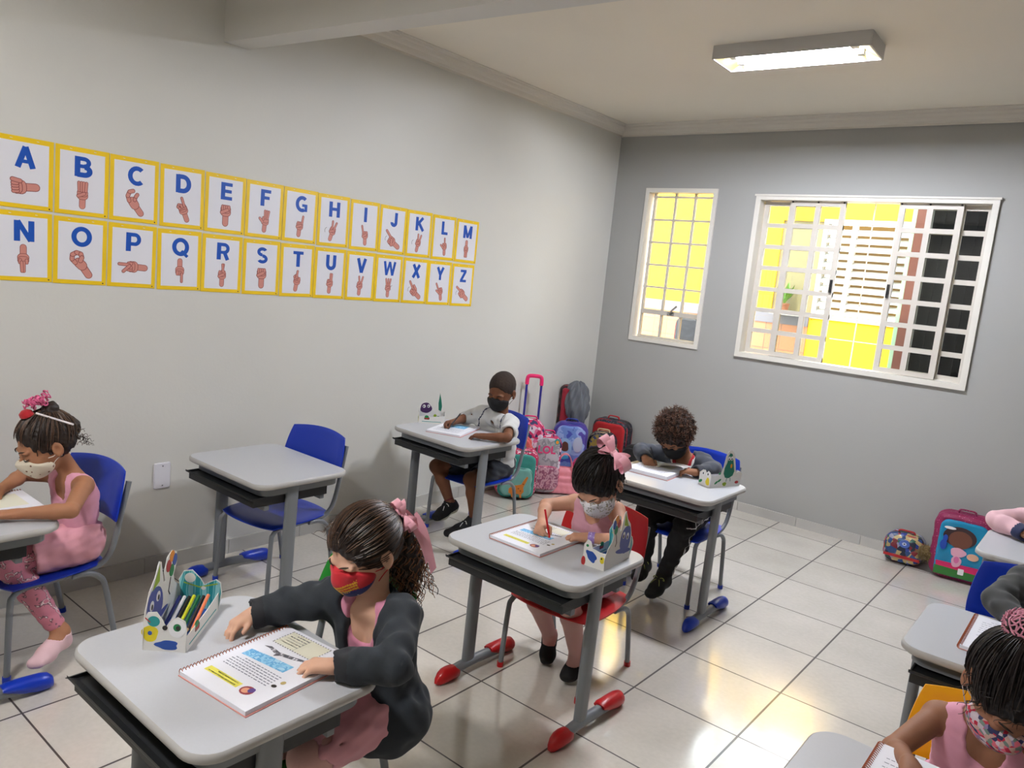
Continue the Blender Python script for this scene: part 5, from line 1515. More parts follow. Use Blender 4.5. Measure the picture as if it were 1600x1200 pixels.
COLN = {'up': 'upper', 'lo': 'lower'}
Mwall = Matrix(((0, 0, 1), (1, 0, 0), (0, 1, 0)))      # card x -> +y, card y -> +z, card normal -> +x
rng = random.Random(4)
for k, ch in enumerate('ABCDEFGHIJKLMNOPQRSTUVWXYZ'):
    row, i = divmod(k, 13)
    cy = -4.132 + i * .2059 + rng.uniform(-.002, .002) - (.004 if row else 0)
    top = (1.858 - .0026 * i) if row == 0 else (1.583 - .0026 * i)
    w, h = .2005, .264
    t = thing('alphabet_card', 'yellow-framed alphabet card with the letter %s on the left wall' % ch, 'alphabet card', (.0012, cy, top - h / 2), 0, 'alphabet cards in two rows on the left wall', rot=(rng.uniform(-.012, .012), 0, 0))
    T = Mwall.to_4x4()
    mb = MB(); bw = .0165
    mb.prism([(-w / 2, -h / 2), (w / 2, -h / 2), (w / 2, h / 2), (-w / 2, h / 2)], 0, .0012, 0, T)
    mb.prism([(-w / 2 + bw, -h / 2 + bw), (w / 2 - bw, -h / 2 + bw), (w / 2 - bw, h / 2 - bw * 1.15), (-w / 2 + bw, h / 2 - bw * 1.15)], .0012, .0016, 1, T)
    mb.prism(ellipse(w / 2 - .012, -h / 2 + .008, .0028, .0028, 10), .0012, .0018, 2, T)
    for sx in (-1, 1): mb.prism([(sx * .045 - .004, h / 2 - .010), (sx * .045 + .004, h / 2 - .011), (sx * .045 + .004, h / 2 - .009), (sx * .045 - .004, h / 2 - .008)], .0012, .0016, 1, T)
    obj('card', mb, [M_CY, M_CW, M_DOT], t)
    G_ = GLYPH[ch]; xs_ = [p_[0] for g in G_ for p_ in g]; mx = (min(xs_) + max(xs_)) / 2
    mb = MB()
    for jj, g in enumerate(G_):
        g = [((a - mx) * .084 + .003, b * .078 + .0195) for a, b in g]
        if sum(g[i_][0] * g[(i_ + 1) % len(g)][1] - g[(i_ + 1) % len(g)][0] * g[i_][1] for i_ in range(len(g))) < 0: g = g[::-1]
        n_ = len(g)
        if n_ == 4: mb.prism(g, .0016, .0019 + jj * .00002, 0, T)
        else:
            m_ = n_ // 2
            for i_ in range(m_ - 1):
                qd = [g[i_], g[i_ + 1], g[n_ - 2 - i_], g[n_ - 1 - i_]]
                mb.prism(qd, .0016, .0019 + jj * .00002, 0, T)
    obj('letter', mb, M_CB, t)
    mb = MB(); sk = sign_strokes(ch); q = .0130; oy = -.049
    ys_ = [v for s_ in sk for v in (s_[1], s_[3])]; xs_ = [v for s_ in sk for v in (s_[0], s_[2])]
    my = (min(ys_) + max(ys_)) / 2; mx = (min(xs_) + max(xs_)) / 2; q = min(q, .108 / (max(ys_) - min(ys_) + 1.6), .130 / (max(xs_) - min(xs_) + 2.0))
    for j, (a, b, c, d, r) in enumerate(sk):
        P0 = capsule2((a - mx) * q, (b - my) * q + oy, (c - mx) * q, (d - my) * q + oy, (r + .13) * q); P1 = capsule2((a - mx) * q, (b - my) * q + oy, (c - mx) * q, (d - my) * q + oy, (r - .06) * q)
        z = .0017 + j * .00012
        mb.prism(P0, .0016, z, 1, T); mb.prism(P1, z - .00004, z + .00006, 0, T)
    if ch in 'HJKWXZ':
        for jj in range(6):
            a = 1.9 + jj * .3; a2 = a + .28; R_ = .017; cx = -.036 if ch != 'W' else .036
            mb.prism(capsule2(cx + R_ * math.cos(a), oy - .004 + R_ * math.sin(a), cx + R_ * math.cos(a2), oy - .004 + R_ * math.sin(a2), .0009, 3), .0016, .0018, 2, T)
    obj('hand_drawing', mb, [M_SK, M_SKD, M_DOT], t)

# ------------------------------------------------------------------ workbooks
M_PAPER = mat('paper', (232, 233, 240), rough=.6); M_COPPER = mat('copper_wire', (176, 98, 66), rough=.3, metal=.8)
M_INK = mat('ink_grey', (120, 124, 140), rough=.7); M_COVER = mat('pink_cover', (206, 140, 132), rough=.5)
M_LABEL = mat('label_yellow', (232, 224, 96), rough=.6); M_CREAM = mat('cream_box', (226, 224, 204), rough=.6)
M_CRAY = patch_mat('crayon_blue', [(120, 186, 226), (150, 206, 236), (104, 172, 220), (170, 214, 238)], 60, .8, kind='noise')
M_GRAPH = patch_mat('graphite', [((90, 90, 98), 0), ((140, 138, 146), .45), ((232, 233, 240), .72)], 110, .7, kind='noise')
def workbook(x, y, z, rz, W, L, label, spiral=True, page='whale', th=.012, wire=None, cover=None, mirror=False):
    t = thing('workbook', label, 'workbook', (x, y, z), rz, 'workbooks on the desks')
    mb = MB(); mb.box((.001, 0, .0012), (W, L, .002), 1); mb.box((0, 0, th / 2 + .001), (W - .006, L - .004, th - .002), 0)
    obj('pages', mb, [M_PAPER, cover or M_COVER], t)
    R = lambda u, v: (-W / 2 + .004 + u * (W - .010), -L / 2 + .003 + v * (L - .006))
    def quad(mb, u0, v0, u1, v1, z0, mi): mb.add([(*R(u0, v0), z0), (*R(u1, v0), z0), (*R(u1, v1), z0), (*R(u0, v1), z0)], [(0, 1, 2, 3)], mi)
    zt = th + .0003; mb = MB(); rg = random.Random(int(x * 1000))
    def lines(u0, u1, v0, v1, n):
        for k in range(n):
            v = v0 + (v1 - v0) * k / max(1, n - 1); u = u1
            end = u0 + (rg.uniform(0, .25) * (u1 - u0) if k == n - 1 else 0)
            while u > end + .02:
                l = rg.uniform(.02, .06); quad(mb, max(u - l, end), v, u, v + .009, zt, 0); u -= l + .012
    if page == 'whale':
        quad(mb, .12, .135, .62, .20, zt, 1); lines(.16, .58, .148, .178, 2); lines(.12, .80, .29, .43, 6)
        mb.add([(*R(.13, .46), zt), (*R(.73, .49), zt), (*R(.73, .60), zt), (*R(.40, .585), zt), (*R(.13, .56), zt)], [(0, 1, 2, 3, 4)], 2)
        P = [(.16, .66), (.24, .69), (.40, .67), (.60, .70), (.76, .73), (.77, .71), (.62, .665), (.45, .635), (.40, .60), (.38, .63), (.24, .66)]
        mb.add([(*R(*q), zt + .0001) for q in P], [tuple(range(len(P)))], 3)
        quad(mb, .16, .755, .74, .965, zt, 4); lines(.20, .46, .80, .93, 5)
        quad(mb, .455, .76, .458, .96, zt + .0002, 0)
        for k in range(16):
            u = .16 + .58 * k / 15
            for v in (.75, .968): quad(mb, u - .008, v - .004, u + .008, v + .004, zt + .0002, 5)
        for k in range(8):
            v = .765 + .19 * k / 7
            for u in (.155, .745): quad(mb, u - .005, v - .006, u + .005, v + .006, zt + .0002, 5)
        for (u, v, a, b, mi) in ((.74, .165, .075, .052, 6), (.73, .160, .045, .032, 7), (.775, .185, .035, .03, 8), (.86, .33, .03, .018, 5), (.885, .40, .025, .022, 9)):
            cx, cy = R(u, v); mb.add([(px, py, zt + .0001 * (mi - 4)) for px, py in ellipse(cx, cy, a * W, b * L, 16)], [tuple(range(16))], mi)
    else:
        lines(.1, .85, .12, .45, 7); quad(mb, .15, .55, .8, .88, zt, 4 if page == 'cream' else 2 if page == 'sea' else 0) if page != 'lines' else lines(.1, .85, .5, .88, 7)
    obj('printed_page', mb, [M_INK, M_LABEL, M_CRAY, M_GRAPH, M_CREAM, M_DOT, mat('face_maroon', (150, 62, 70)), mat('face_peach', (226, 160, 130)), mat('face_violet', (90, 70, 140)), mat('tan_print', (190, 170, 110))], t)
    if spiral:
        n = int(L / .0085); mb = MB()
        for k in range(n):
            yy = -L / 2 + .006 + k * (L - .012) / (n - 1)
            mb.tube([(-W / 2 + .003 + .0068 * math.cos(a), yy, th / 2 + .001 + .0085 * math.sin(a)) for a in (2 * PI * j / 10 for j in range(10))], .0011, 4, closed=True)
        obj('spiral_binding', mb, wire or M_COPPER, t)
    return t
workbook(1.935, -4.270, .585, math.radians(5.5), .235, .305, 'open workbook with a blue sea drawing on the foreground desk')
workbook(1.775, -3.035, .578, 0, .235, .290, 'open workbook with yellow label strip on the red-footed desk')
workbook(.470, -2.135, .622, math.radians(20), .21, .29, 'open workbook in front of the boy in the white shirt', page='sea', spiral=False)
workbook(1.612, -1.845, .622, math.radians(4), .225, .27, 'open workbook on top of another in front of the curly-haired child', page='cream', spiral=False, th=.020)
workbook(3.215, -2.625, .600, 0, .235, .305, 'orange-bound workbook on the right desk beyond the girl with the crocheted bun cover', page='lines')
workbook(3.175, -3.640, .600, 0, .230, .300, 'copper-bound workbook on the bottom right desk', page='lines')
workbook(.455, -4.385, .580, 0, .225, .270, 'open workbook on the desk at the left edge', page='cream')
# sheet being turned on the curly-haired child's desk
t = thing('paper_sheet', 'loose grey paper sheet lifted under the pencil of the curly-haired child', 'paper', (1.62, -1.80, .645), math.radians(4))
mb = MB(); vs = []
for i in range(9):
    for j in range(2): vs.append((-.02 + .15 * i / 8, -.06 + .10 * j, .004 + .030 * math.sin(i / 8 * 2.2) * (1 - .35 * j)))
mb.add(vs + [(a, b, c - .0006) for a, b, c in vs], [(2 * i, 2 * i + 2, 2 * i + 3, 2 * i + 1) for i in range(8)] + [(18 + 2 * i + 1, 18 + 2 * i + 3, 18 + 2 * i + 2, 18 + 2 * i) for i in range(8)])
obj('sheet', mb, mat('grey_sheet', (176, 172, 170), rough=.7), t)

# ------------------------------------------------------------------ cardboard pencil boxes
BXW = mat('carton_white', (226, 224, 218), rough=.55); TEAL = patch_mat('teal_stripes', [(40, 142, 146), (112, 186, 190), (54, 156, 158), (140, 200, 204)], 9, .5, kind='wave')
CBL = mat('print_violet', (84, 92, 160), rough=.5); CGR = mat('print_lime', (150, 176, 40), rough=.5); CYE = mat('print_yellow', (224, 204, 30), rough=.5)
CRE = mat('print_red', (176, 40, 40), rough=.5); CDB = mat('print_blue', (34, 76, 160), rough=.5); CDG = mat('print_green', (30, 128, 72), rough=.5)
COR = mat('print_orange', (226, 140, 34), rough=.5); CTE = mat('print_teal', (40, 150, 150), rough=.5); CPU = mat('print_purple', (66, 34, 84), rough=.5); CPR = mat('print_pear', (24, 116, 92), rough=.5)
CWH = mat('print_white', (236, 236, 236), rough=.5); CBK = M_DOT
PRM = [BXW, CBL, CGR, CYE, CRE, CDB, CDG, COR, CTE, CPU, CPR, CWH, CBK, TEAL]
IX = {m.name: i for i, m in enumerate(PRM)}
def panel(parent, name, poly, T, prints, th=.0016, both=True):
    """flat die-cut board: poly in board x,y; T places it; prints=[(poly, material index)]"""
    mb = MB().prism(poly, 0, th, 0, T)
    o = obj(name, mb, PRM, parent)
    mb = MB()
    for k, (pp, mi) in enumerate(prints):
        mb.prism(pp, th, th + .00025 + k * .00008, mi, T)
        if both: mb.prism(pp, -.00025 - k * .00008, 0, mi, T)
    if prints: obj('print', mb, PRM, o)
    return o
def blob(cx, cy, a, b, n=20, k=.10, seed=0, rot=0):
    rg = random.Random(seed); ph = [rg.uniform(0, 6) for _ in range(3)]; out = []
    for i in range(n):
        t = 2 * PI * i / n; r = 1 + k * (math.sin(3 * t + ph[0]) + .6 * math.sin(5 * t + ph[1]))
        x = a * r * math.cos(t); y = b * r * math.sin(t); out.append((cx + x * math.cos(rot) - y * math.sin(rot), cy + x * math.sin(rot) + y * math.cos(rot)))
    return out
def creature(mx=1.0):
    """tall party board: violet blob with a lime hat beside four balloons, board origin at its lower left"""
    o = [(0, 0), (.16, 0), (.165, .035), (.150, .060), (.128, .078), (.122, .095), (.136, .118), (.134, .142), (.112, .154), (.090, .146), (.080, .122), (.086, .100), (.078, .100), (.066, .150), (.056, .155), (.040, .128), (.018, .108), (.004, .075), (-.002, .040)]
    pr = [(blob(.042, .066, .034, .042, 22, .03, 3), 1), (ellipse(.050, .034, .050, .008, 18, .15), 1), ([(.030, .104), (.060, .112), (.060, .148)], 2),
          (ellipse(.030, .074, .0085, .0105, 14), 11), (ellipse(.056, .082, .0085, .0105, 14), 11), (ellipse(.031, .071, .004, .006, 10), 12), (ellipse(.057, .079, .004, .006, 10), 12),
          (ellipse(.098, .126, .011, .013, 16), 4), (ellipse(.112, .141, .011, .012, 16), 7), (ellipse(.125, .128, .010, .013, 16), 5), (ellipse(.112, .110, .010, .013, 16), 6),
          (capsule2(.108, .096, .100, .070, .0009, 3), 12), (capsule2(.100, .070, .106, .060, .0009, 3), 12)]
    if mx < 0:
        o = [(.16 - x, y) for x, y in reversed(o)]; pr = [([(.16 - x, y) for x, y in reversed(q)], m) for q, m in pr]
    return o, pr
def pear():
    o = [(0, 0), (.16, 0), (.165, .050), (.150, .062), (.130, .056), (.124, .085), (.112, .128), (.098, .146), (.078, .146), (.066, .125), (.060, .085), (.050, .052), (.0, .048)]
    pr = [([(.094, .035), (.114, .045), (.120, .062), (.112, .090), (.104, .118), (.098, .134), (.086, .138), (.078, .126), (.076, .100), (.066, .078), (.064, .055), (.074, .038)], 10),
          (ellipse(.084, .116, .007, .009, 14), 11), (ellipse(.098, .116, .007, .009, 14), 11), (ellipse(.084, .113, .003, .004, 8), 12), (ellipse(.098, .113, .003, .004, 8), 12),
          (capsule2(.084, .036, .082, .022, .0012, 3), 10), (capsule2(.102, .036, .104, .022, .0012, 3), 10), (ellipse(.100, .085, .005, .009, 10), 7),
          (ellipse(.030, .020, .010, .004, 10, .6), 6), (ellipse(.046, .028, .010, .004, 10, .6), 6), (blob(.075, .012, .010, .008, 12, .1, 2), 2), (ellipse(.140, .016, .010, .006, 10), 4)]
    return o, pr
def pencil_box(x, y, z, rz, W, L, label, side=1, kind='party', front='cloud'):
    t = thing('pencil_box', label, 'pencil box', (x, y, z), rz, 'cardboard pencil boxes on the desks')
    H = .058
    obj('bottom', MB().box((0, 0, .0015), (W - .003, L - .003, .002)), CDB, t)
    # long side low
    s = -side; sc = L / .16
    T = Matrix(((0, 0, s, s * W / 2 - (s * .0016)), (s, 0, 0, -s * L / 2), (0, 1, 0, 0), (0, 0, 0, 1)))
    pr = [(rrect(.030, .014, .004, 4, .05 * sc, .030), 12), (rrect(.024, .010, .003, 4, .05 * sc, .030), 4), (capsule2(.02, .012, L - .02, .012, .0016, 4), 8), (blob(L * .7, .034, .016, .010, 14, .1, 4), 0), (ellipse(L * .3, .040, .012, .008, 12), 6)]
    panel(t, 'low_side', [(0, 0), (L, 0), (L, .050), (L * .6, .042), (0, .040)], T, pr)
    # tall side
    s = side
    T = Matrix(((0, 0, s, s * W / 2 - (s * .0016)), (s, 0, 0, -s * L / 2), (0, 1, 0, 0), (0, 0, 0, 1)))
    o, pr = creature(1) if kind == 'party' else pear() if kind == 'pear' else leafy()
    if kind == 'party' and side > 0: o, pr = creature(-1)
    if kind == 'party' and side < 0: o, pr = creature(-1)
    vs_ = 1.2
    o = [(a * sc, b * vs_) for a, b in o]; pr = [([(a * sc, b * vs_) for a, b in q], m) for q, m in pr]
    panel(t, 'tall_side', o, T, pr)
    # front short side (-y) and back (+y)
    T = Matrix(((1, 0, 0, -W / 2), (0, 0, -1, -L / 2 + .0016), (0, 1.18, 0, 0), (0, 0, 0, 1)))
    if front == 'flower':
        fo = [(0, 0), (W, 0), (W, .050), (W * .96, .066), (W * .78, .074), (W * .60, .064), (W * .52, .052), (W * .44, .066), (W * .30, .082), (W * .10, .080), (0, .060)]
        pr = [(blob(.016, .036, .019, .017, 20, .06, 2), 3), (ellipse(.016, .037, .005, .0045), 5), (ellipse(W * .24, .062, .014, .011), 8), (blob(W * .56, .014, .026, .010, 22, .12, 6), 5),
              (ellipse(W * .78, .050, .020, .019), 11), (ellipse(W * .78, .052, .009, .008), 6), (ellipse(W * .80, .051, .005, .005), 12), (ellipse(W * .50, .050, .006, .005), 12), (capsule2(W * .05, .068, W * .16, .060, .001, 3), 4)]
    elif front == 'cloud':
        fo = [(0, 0), (W, 0), (W, .052), (W * .8, .050), (W * .40, .056), (W * .30, .074), (W * .14, .078), (0, .060)]
        pr = [(blob(W * .38, .032, .022, .014, 22, .12, 6, -.5), 5), (ellipse(W * .04, .012, .008, .014), 4), (blob(W * .88, .030, .010, .010, 14, .08, 3), 3), (ellipse(W * .84, .034, .003, .003), 12), (ellipse(W * .16, .060, .005, .004), 6)]
    else:
        fo = [(0, 0), (W, 0), (W, .045), (W * .9, .060), (W * .72, .066), (W * .58, .056), (W * .45, .066), (W * .25, .064), (0, .050)]
        pr = [(ellipse(W * .30, .050, .010, .008), 11), (ellipse(W * .31, .050, .004, .005), 12), (ellipse(W * .72, .052, .010, .008), 11), (ellipse(W * .72, .052, .004, .005), 12), (blob(W * .75, .022, .012, .016, 14, .1, 5), 3), (ellipse(W * .15, .016, .012, .006, 12, .5), 6)]
    panel(t, 'front_board', fo, T, pr)
    T = Matrix(((1, 0, 0, -W / 2), (0, 0, -1, L / 2), (0, 1, 0, 0), (0, 0, 0, 1)))
    if kind == 'party':
        bo = [(0, 0), (W, 0), (W + .008, .050), (W + .004, .078), (W - .008, .086), (W * .62, .070), (W * .52, .086), (W * .30, .108), (W * .08, .104), (-.004, .080), (0, .050)]
        pr = [([(a * .97 + .001, b * .98) for a, b in bo], 13), (ellipse(W * .25, .086, .014, .013), 0), (capsule2(W * .1, .072, W * .5, .062, .0016, 3), 2), (capsule2(W * .5, .062, W * .95, .074, .0016, 3), 2), (ellipse(W * .60, .060, .006, .005), 0)]
    else:
        bo = [(0, 0), (W, 0), (W, .060), (W * .7, .072), (W * .3, .060), (0, .064)]; pr = [(ellipse(W * .5, .04, .01, .008), 12)]
    panel(t, 'back_board', bo, T, pr)
    return t
def leafy():
    o = [(0, 0), (.16, 0), (.16, .050), (.150, .085), (.120, .094), (.085, .080), (.070, .050), (.050, .055), (.040, .110), (.034, .150), (.022, .120), (.010, .070), (0, .045)]
    pr = [([(.020, .050), (.036, .056), (.040, .090), (.034, .140), (.024, .110), (.016, .075)], 10), (blob(.115, .062, .036, .026, 20, .06, 5), 9), (ellipse(.100, .072, .009, .008), 11), (ellipse(.128, .070, .009, .008), 11),
          (ellipse(.102, .071, .004, .004), 12), (ellipse(.130, .069, .004, .004), 12), (ellipse(.03, .018, .012, .006, 12, .5), 6), (ellipse(.055, .026, .010, .008), 2)]
    return o, pr
pencil_box(1.640, -4.322, .585, math.radians(42), .100, .225, 'pencil box with violet party creature and coloured pencils on the foreground desk', side=-1, kind='party', front='flower')
pencil_box(2.052, -3.008, .578, math.radians(4), .085, .188, 'pencil box with violet party creature on the red-footed desk', side=1, kind='party', front='cloud')
pencil_box(1.915, -1.786, .622, math.radians(-20), .075, .200, 'pencil box with green pear creature in front of the curly-haired child', side=1, kind='pear', front='eyes')
pencil_box(.255, -2.100, .622, math.radians(-42), .090, .150, 'pencil box with tall teal leaf and purple shape by the left wall', side=-1, kind='leafy', front='eyes')
# pencils lying in the foreground box
cz, sz = math.cos(math.radians(42)), math.sin(math.radians(42))
def inbox(a, b, c): return V(1.640 + a * cz - b * sz, -4.322 + a * sz + b * cz, .585 + c)
for k, (nm, rgb) in enumerate((('dark blue', (20, 34, 110)), ('white', (222, 222, 226)), ('black', (26, 26, 28)), ('yellow-green', (190, 196, 30)), ('dark green', (16, 96, 50)), ('slim black', (34, 34, 36)), ('orange', (232, 128, 84)))):
    a = -.034 + k * .0112
    P0 = inbox(a, -.055 + .002 * k, .010); P1 = inbox(a + .006, .055 + .004 * (k % 3), .062)
    pencil('%s pencil in the foreground pencil box' % nm, P0, P1 - P0, .118, mat('pencil_' + nm.replace('-', '_').replace(' ', '_'), rgb, rough=.35), 'coloured pencils in the foreground box', r=.0046)

# ------------------------------------------------------------------ school bags
def bag(name, label, cat, c, size, yaw, base, front, piping, rc=.06, group='school bags on the floor', lean=0.0, pocket=None, pocket_m=None, handle=None, h=.007, panel_inset=.018, zipm=None, wave=.003, straps=True):
    """c is the floor point under its middle; local -y is the front"""
    w, d, hh = size
    t = thing(name, label, cat, c, math.radians(yaw), group)
    t.rotation_euler = (math.radians(lean), 0, math.radians(yaw))
    node = xbox((0, 0, hh / 2), None, (w / 2, d / 2, hh / 2), rc, min(.035, d * .3))
    node = Fold(node, wave, .07, int(w * 1000))
    organic('bag_body', node, (-w / 2 - .02, -d / 2 - .02, -.02), (w / 2 + .02, d / 2 + .02, hh + .02), h, base, t)
    node = xbox((0, -d / 2 - .002, hh / 2 - .005), None, (w / 2 - panel_inset, .018, hh / 2 - panel_inset), max(.02, rc - panel_inset), .014)
    organic('front_panel', Fold(node, .0012, .06, 4), (-w / 2, -d / 2 - .04, 0), (w / 2, -d / 2 + .04, hh), h * .8, front, t)
    rr = rrect(w - .012, hh - .012, rc, 7, 0, hh / 2)
    for yy in (-d / 2 + .020, d / 2 - .020):
        obj('piping', MB().tube([(a, yy, b) for a, b in rr], .0042, 6, closed=True), piping, t, 60)
    if pocket:
        pw, ph, pz = pocket
        node = xbox((0, -d / 2 - .022, pz), None, (pw / 2, .026, ph / 2), min(.045, ph * .35), .016)
        po = organic('front_pocket', Fold(node, .0015, .05, 7), (-pw / 2 - .02, -d / 2 - .07, pz - ph / 2 - .02), (pw / 2 + .02, -d / 2 + .03, pz + ph / 2 + .02), h * .8, pocket_m or front, t)
        rr = rrect(pw - .006, ph - .006, min(.045, ph * .35), 6, 0, pz)
        obj('zip', MB().tube([(a, -d / 2 - .036, b) for a, b in rr], .0032, 6, closed=True), zipm or piping, po, 60)
    if handle:
        pts = [(-.045, 0, hh - .012), (-.040, 0, hh + handle * .8), (0, 0, hh + handle), (.040, 0, hh + handle * .8), (.045, 0, hh - .012)]
        obj('handle', MB().tube(smooth_path(pts, 5), .009, 8, sx=.6, sy=1.2), piping, t, 60)
    if straps:
        mb = MB()
        for sx in (-1, 1): obj('shoulder_strap', MB().tube(smooth_path([(sx * .05, d / 2 - .005, hh - .05), (sx * .065, d / 2 + .022, hh - .12), (sx * .07, d / 2 + .020, hh * .45), (sx * .075, d / 2 - .004, .06)], 5), .016, 8, sx=.35, sy=1.2), base, t, 60)
    return t
def decal(parent, name, polys, y, mats):
    mb = MB(); T = Matrix(((1, 0, 0, 0), (0, 0, -1, y), (0, 1, 0, 0), (0, 0, 0, 1)))
    for k, (pp, mi) in enumerate(polys): mb.prism(pp, 0, .0012 + k * .0004, mi, T)
    return obj(name, mb, mats, parent)

teal = cloth('teal_cloth', (56, 146, 134)); tealL = cloth('pale_teal_panel', (120, 176, 164)); pinkM = cloth('magenta_cloth', (206, 24, 100)); redD = cloth('crimson_cloth', (150, 26, 44))
pinkS = patch_mat('pink_spots', [((190, 36, 84), 0.0), ((236, 196, 210), .28), ((190, 36, 84), .42)], 38, .7, kind='dots')
b = bag('backpack', 'teal backpack with an orange long-necked animal behind the chair of the boy', 'backpack', (.200, -1.165, 0), (.285, .12, .345), 40, pinkS, teal, cloth('dark_teal_trim', (34, 96, 92)), rc=.07, lean=4, pocket=(.215, .20, .135), pocket_m=tealL, handle=.03)
OR = cloth('orange_print', (214, 128, 44)); BR = cloth('brown_print', (150, 84, 36))
decal(b, 'animal_print', [([(-.045, .060), (-.030, .052), (.020, .056), (.040, .050), (.058, .075), (.052, .105), (.066, .140), (.080, .178), (.070, .186), (.056, .165), (.036, .125), (.010, .118), (-.020, .112), (-.045, .090)], 0)] + [(ellipse(a, c_, .006, .005, 8), 1) for a, c_ in ((-.02, .09), (.0, .075), (.02, .095), (.035, .08), (.05, .13), (-.01, .105))] + [([(-.03, .056), (-.022, .03), (-.010, .03), (-.014, .058)], 0), ([(.028, .054), (.034, .03), (.046, .03), (.042, .056)], 0)], -.06 - .051, [OR, BR])
coral = patch_mat('coral_weave', [(206, 84, 84), (228, 130, 110), (196, 70, 80), (222, 104, 100)], 40, .8, kind='wave')
bag('backpack', 'coral pink backpack, its rounded top showing above the teal backpack', 'backpack', (.115, -1.075, 0), (.235, .06, .42), 40, coral, coral, cloth('pink_trim', (214, 90, 130)), rc=.09, handle=.02)
# trolley case
spots = patch_mat('navy_pink_hearts', [(206, 40, 96), (232, 206, 220), (34, 34, 84), (206, 40, 96), (226, 120, 160), (40, 36, 84), (226, 220, 230)], 42, .6)
b = bag('trolley_backpack', 'tall spotted navy and pink backpack with extended pink-gripped trolley handle', 'trolley bag', (.142, -.985, .03), (.23, .11, .49), 38, spots, spots, pinkM, rc=.10, handle=.02)
mb = MB(); mb.tube([(-.052, .066, .05), (-.052, .066, .765)], .0085, 10); obj('trolley_bar', mb, mat('violet_metal', (46, 44, 138), rough=.3, spec=.6), b, 40)
mb = MB(); mb.tube([(.052, .066, .05), (.052, .066, .765)], .0085, 10); obj('trolley_bar', mb, mat('violet_metal', (46, 44, 138)), b, 40)
obj('grip', MB().tube(smooth_path([(-.052, .066, .725), (-.050, .066, .770), (-.034, .066, .787), (.034, .066, .787), (.050, .066, .770), (.052, .066, .725)], 4), .014, 10), mat('pink_plastic', (236, 40, 110), rough=.35), b, 60)
for sx in (-1, 1): obj('wheel', MB().tube([(sx * .10 - .012, .06, 0.0), (sx * .10 + .012, .06, 0.0)], .03, 16), M_BLACKP, b, 40)
greyP = patch_mat('silver_print', [((176, 172, 176), 0.0), ((150, 146, 152), .45), ((196, 190, 196), .6)], 12, .35, kind='noise')
b = bag('backpack', 'silver-fronted pink backpack with small pink lettering beside the pink duffel bag', 'backpack', (.250, -.905, 0), (.205, .11, .43), 44, spots, greyP, pinkM, rc=.075, pocket=(.185, .17, .125), pocket_m=patch_mat('rosy_print', [(176, 120, 140), (206, 160, 170), (150, 84, 110), (196, 140, 150)], 30, .5, kind='noise'), zipm=pinkM, handle=.02)
vs, fs = letter_mesh('LOL', 1, .03)
mb = MB(); xs_ = [v[0] for v in vs]; mxx = (min(xs_) + max(xs_)) / 2
mb.add([((v[0] - mxx) * .070 - .008, -.055 - .021 - v[2] * .05, .300 + v[1] * .075) for v in vs], fs); obj('lettering', mb, cloth('lettering_pink', (226, 60, 120)), b)
decal(b, 'round_print', [(ellipse(.060, .388, .020, .022), 0), (ellipse(.060, .384, .011, .013), 1)], -.055 - .0205, [CTE, COR])
# pink duffel
t = thing('duffel_bag', 'small plain pink duffel handbag standing in front of the other bags', 'handbag', (.345, -.795, 0), math.radians(42), 'school bags on the floor')
ROSE = cloth('rose_nylon', (226, 138, 148), rough=.55)
def trap(P, bc, br):
    x, y, z = P[:, 0], P[:, 1], P[:, 2]; k = np.clip(z / .185, 0, 1)
    dx = np.abs(x) - (.125 - .035 * k * k) + .03; dy = np.abs(y) - (.075 - .052 * k) + .02; dz = np.abs(z - .095) - .09 + .02
    q = np.stack([dx, dy, dz], 1); return np.minimum(q.max(1), 0) + np.linalg.norm(np.maximum(q, 0), axis=1) - .022
organic('bag_body', Fold(Nd(trap), .002, .05, 9), (-.16, -.11, -.02), (.16, .11, .22), .006, ROSE, t)
for yy in (-.034, .034): obj('handle', MB().tube(smooth_path([(-.05, yy * 1.6, .10), (-.055, yy, .18), (-.035, yy * .5, .26), (0, yy * .4, .285), (.035, yy * .5, .26), (.055, yy, .18), (.05, yy * 1.6, .10)], 5), .008, 8, sx=.5, sy=1.3), ROSE, t, 60)
obj('zip', MB().tube([(-.08, 0, .190), (.08, 0, .190)], .004, 6), cloth('rose_zip', (200, 104, 120)), t)
for sx in (-1, 1): obj('end_panel', MB().tube([(sx * .112, y_, z_) for y_, z_ in rrect(.11, .15, .03, 5, 0, .09)], .003, 6, closed=True), cloth('rose_zip', (200, 104, 120)), t, 60)
mb = MB(); vs = []
for k, (a, c_) in enumerate(((-.005, .105), (.02, .11), (.05, .108))): mb.prism(ellipse(a, c_, .012, .006, 12, .3), 0, .001, 0, Matrix(((1, 0, 0, 0), (0, .25, -1, -.078), (0, .95, .25, 0), (0, 0, 0, 1))))
# magenta round bag
t = bag('duffel_bag', 'small magenta and white duffel bag beside the pink one', 'handbag', (.350, -.510, 0), (.24, .16, .225), 30, pinkM, cloth('white_pink', (226, 200, 210)), cloth('pale_pink_trim', (236, 196, 214)), rc=.10, straps=False, panel_inset=.04)
obj('handle', MB().tube(smooth_path([(-.08, -.09, .06), (-.06, -.085, .18), (0, -.02, .255), (.06, .085, .18), (.08, .09, .06)], 6), .009, 8, sx=.4, sy=1.4), cloth('pale_pink_trim', (236, 196, 214)), t, 60)
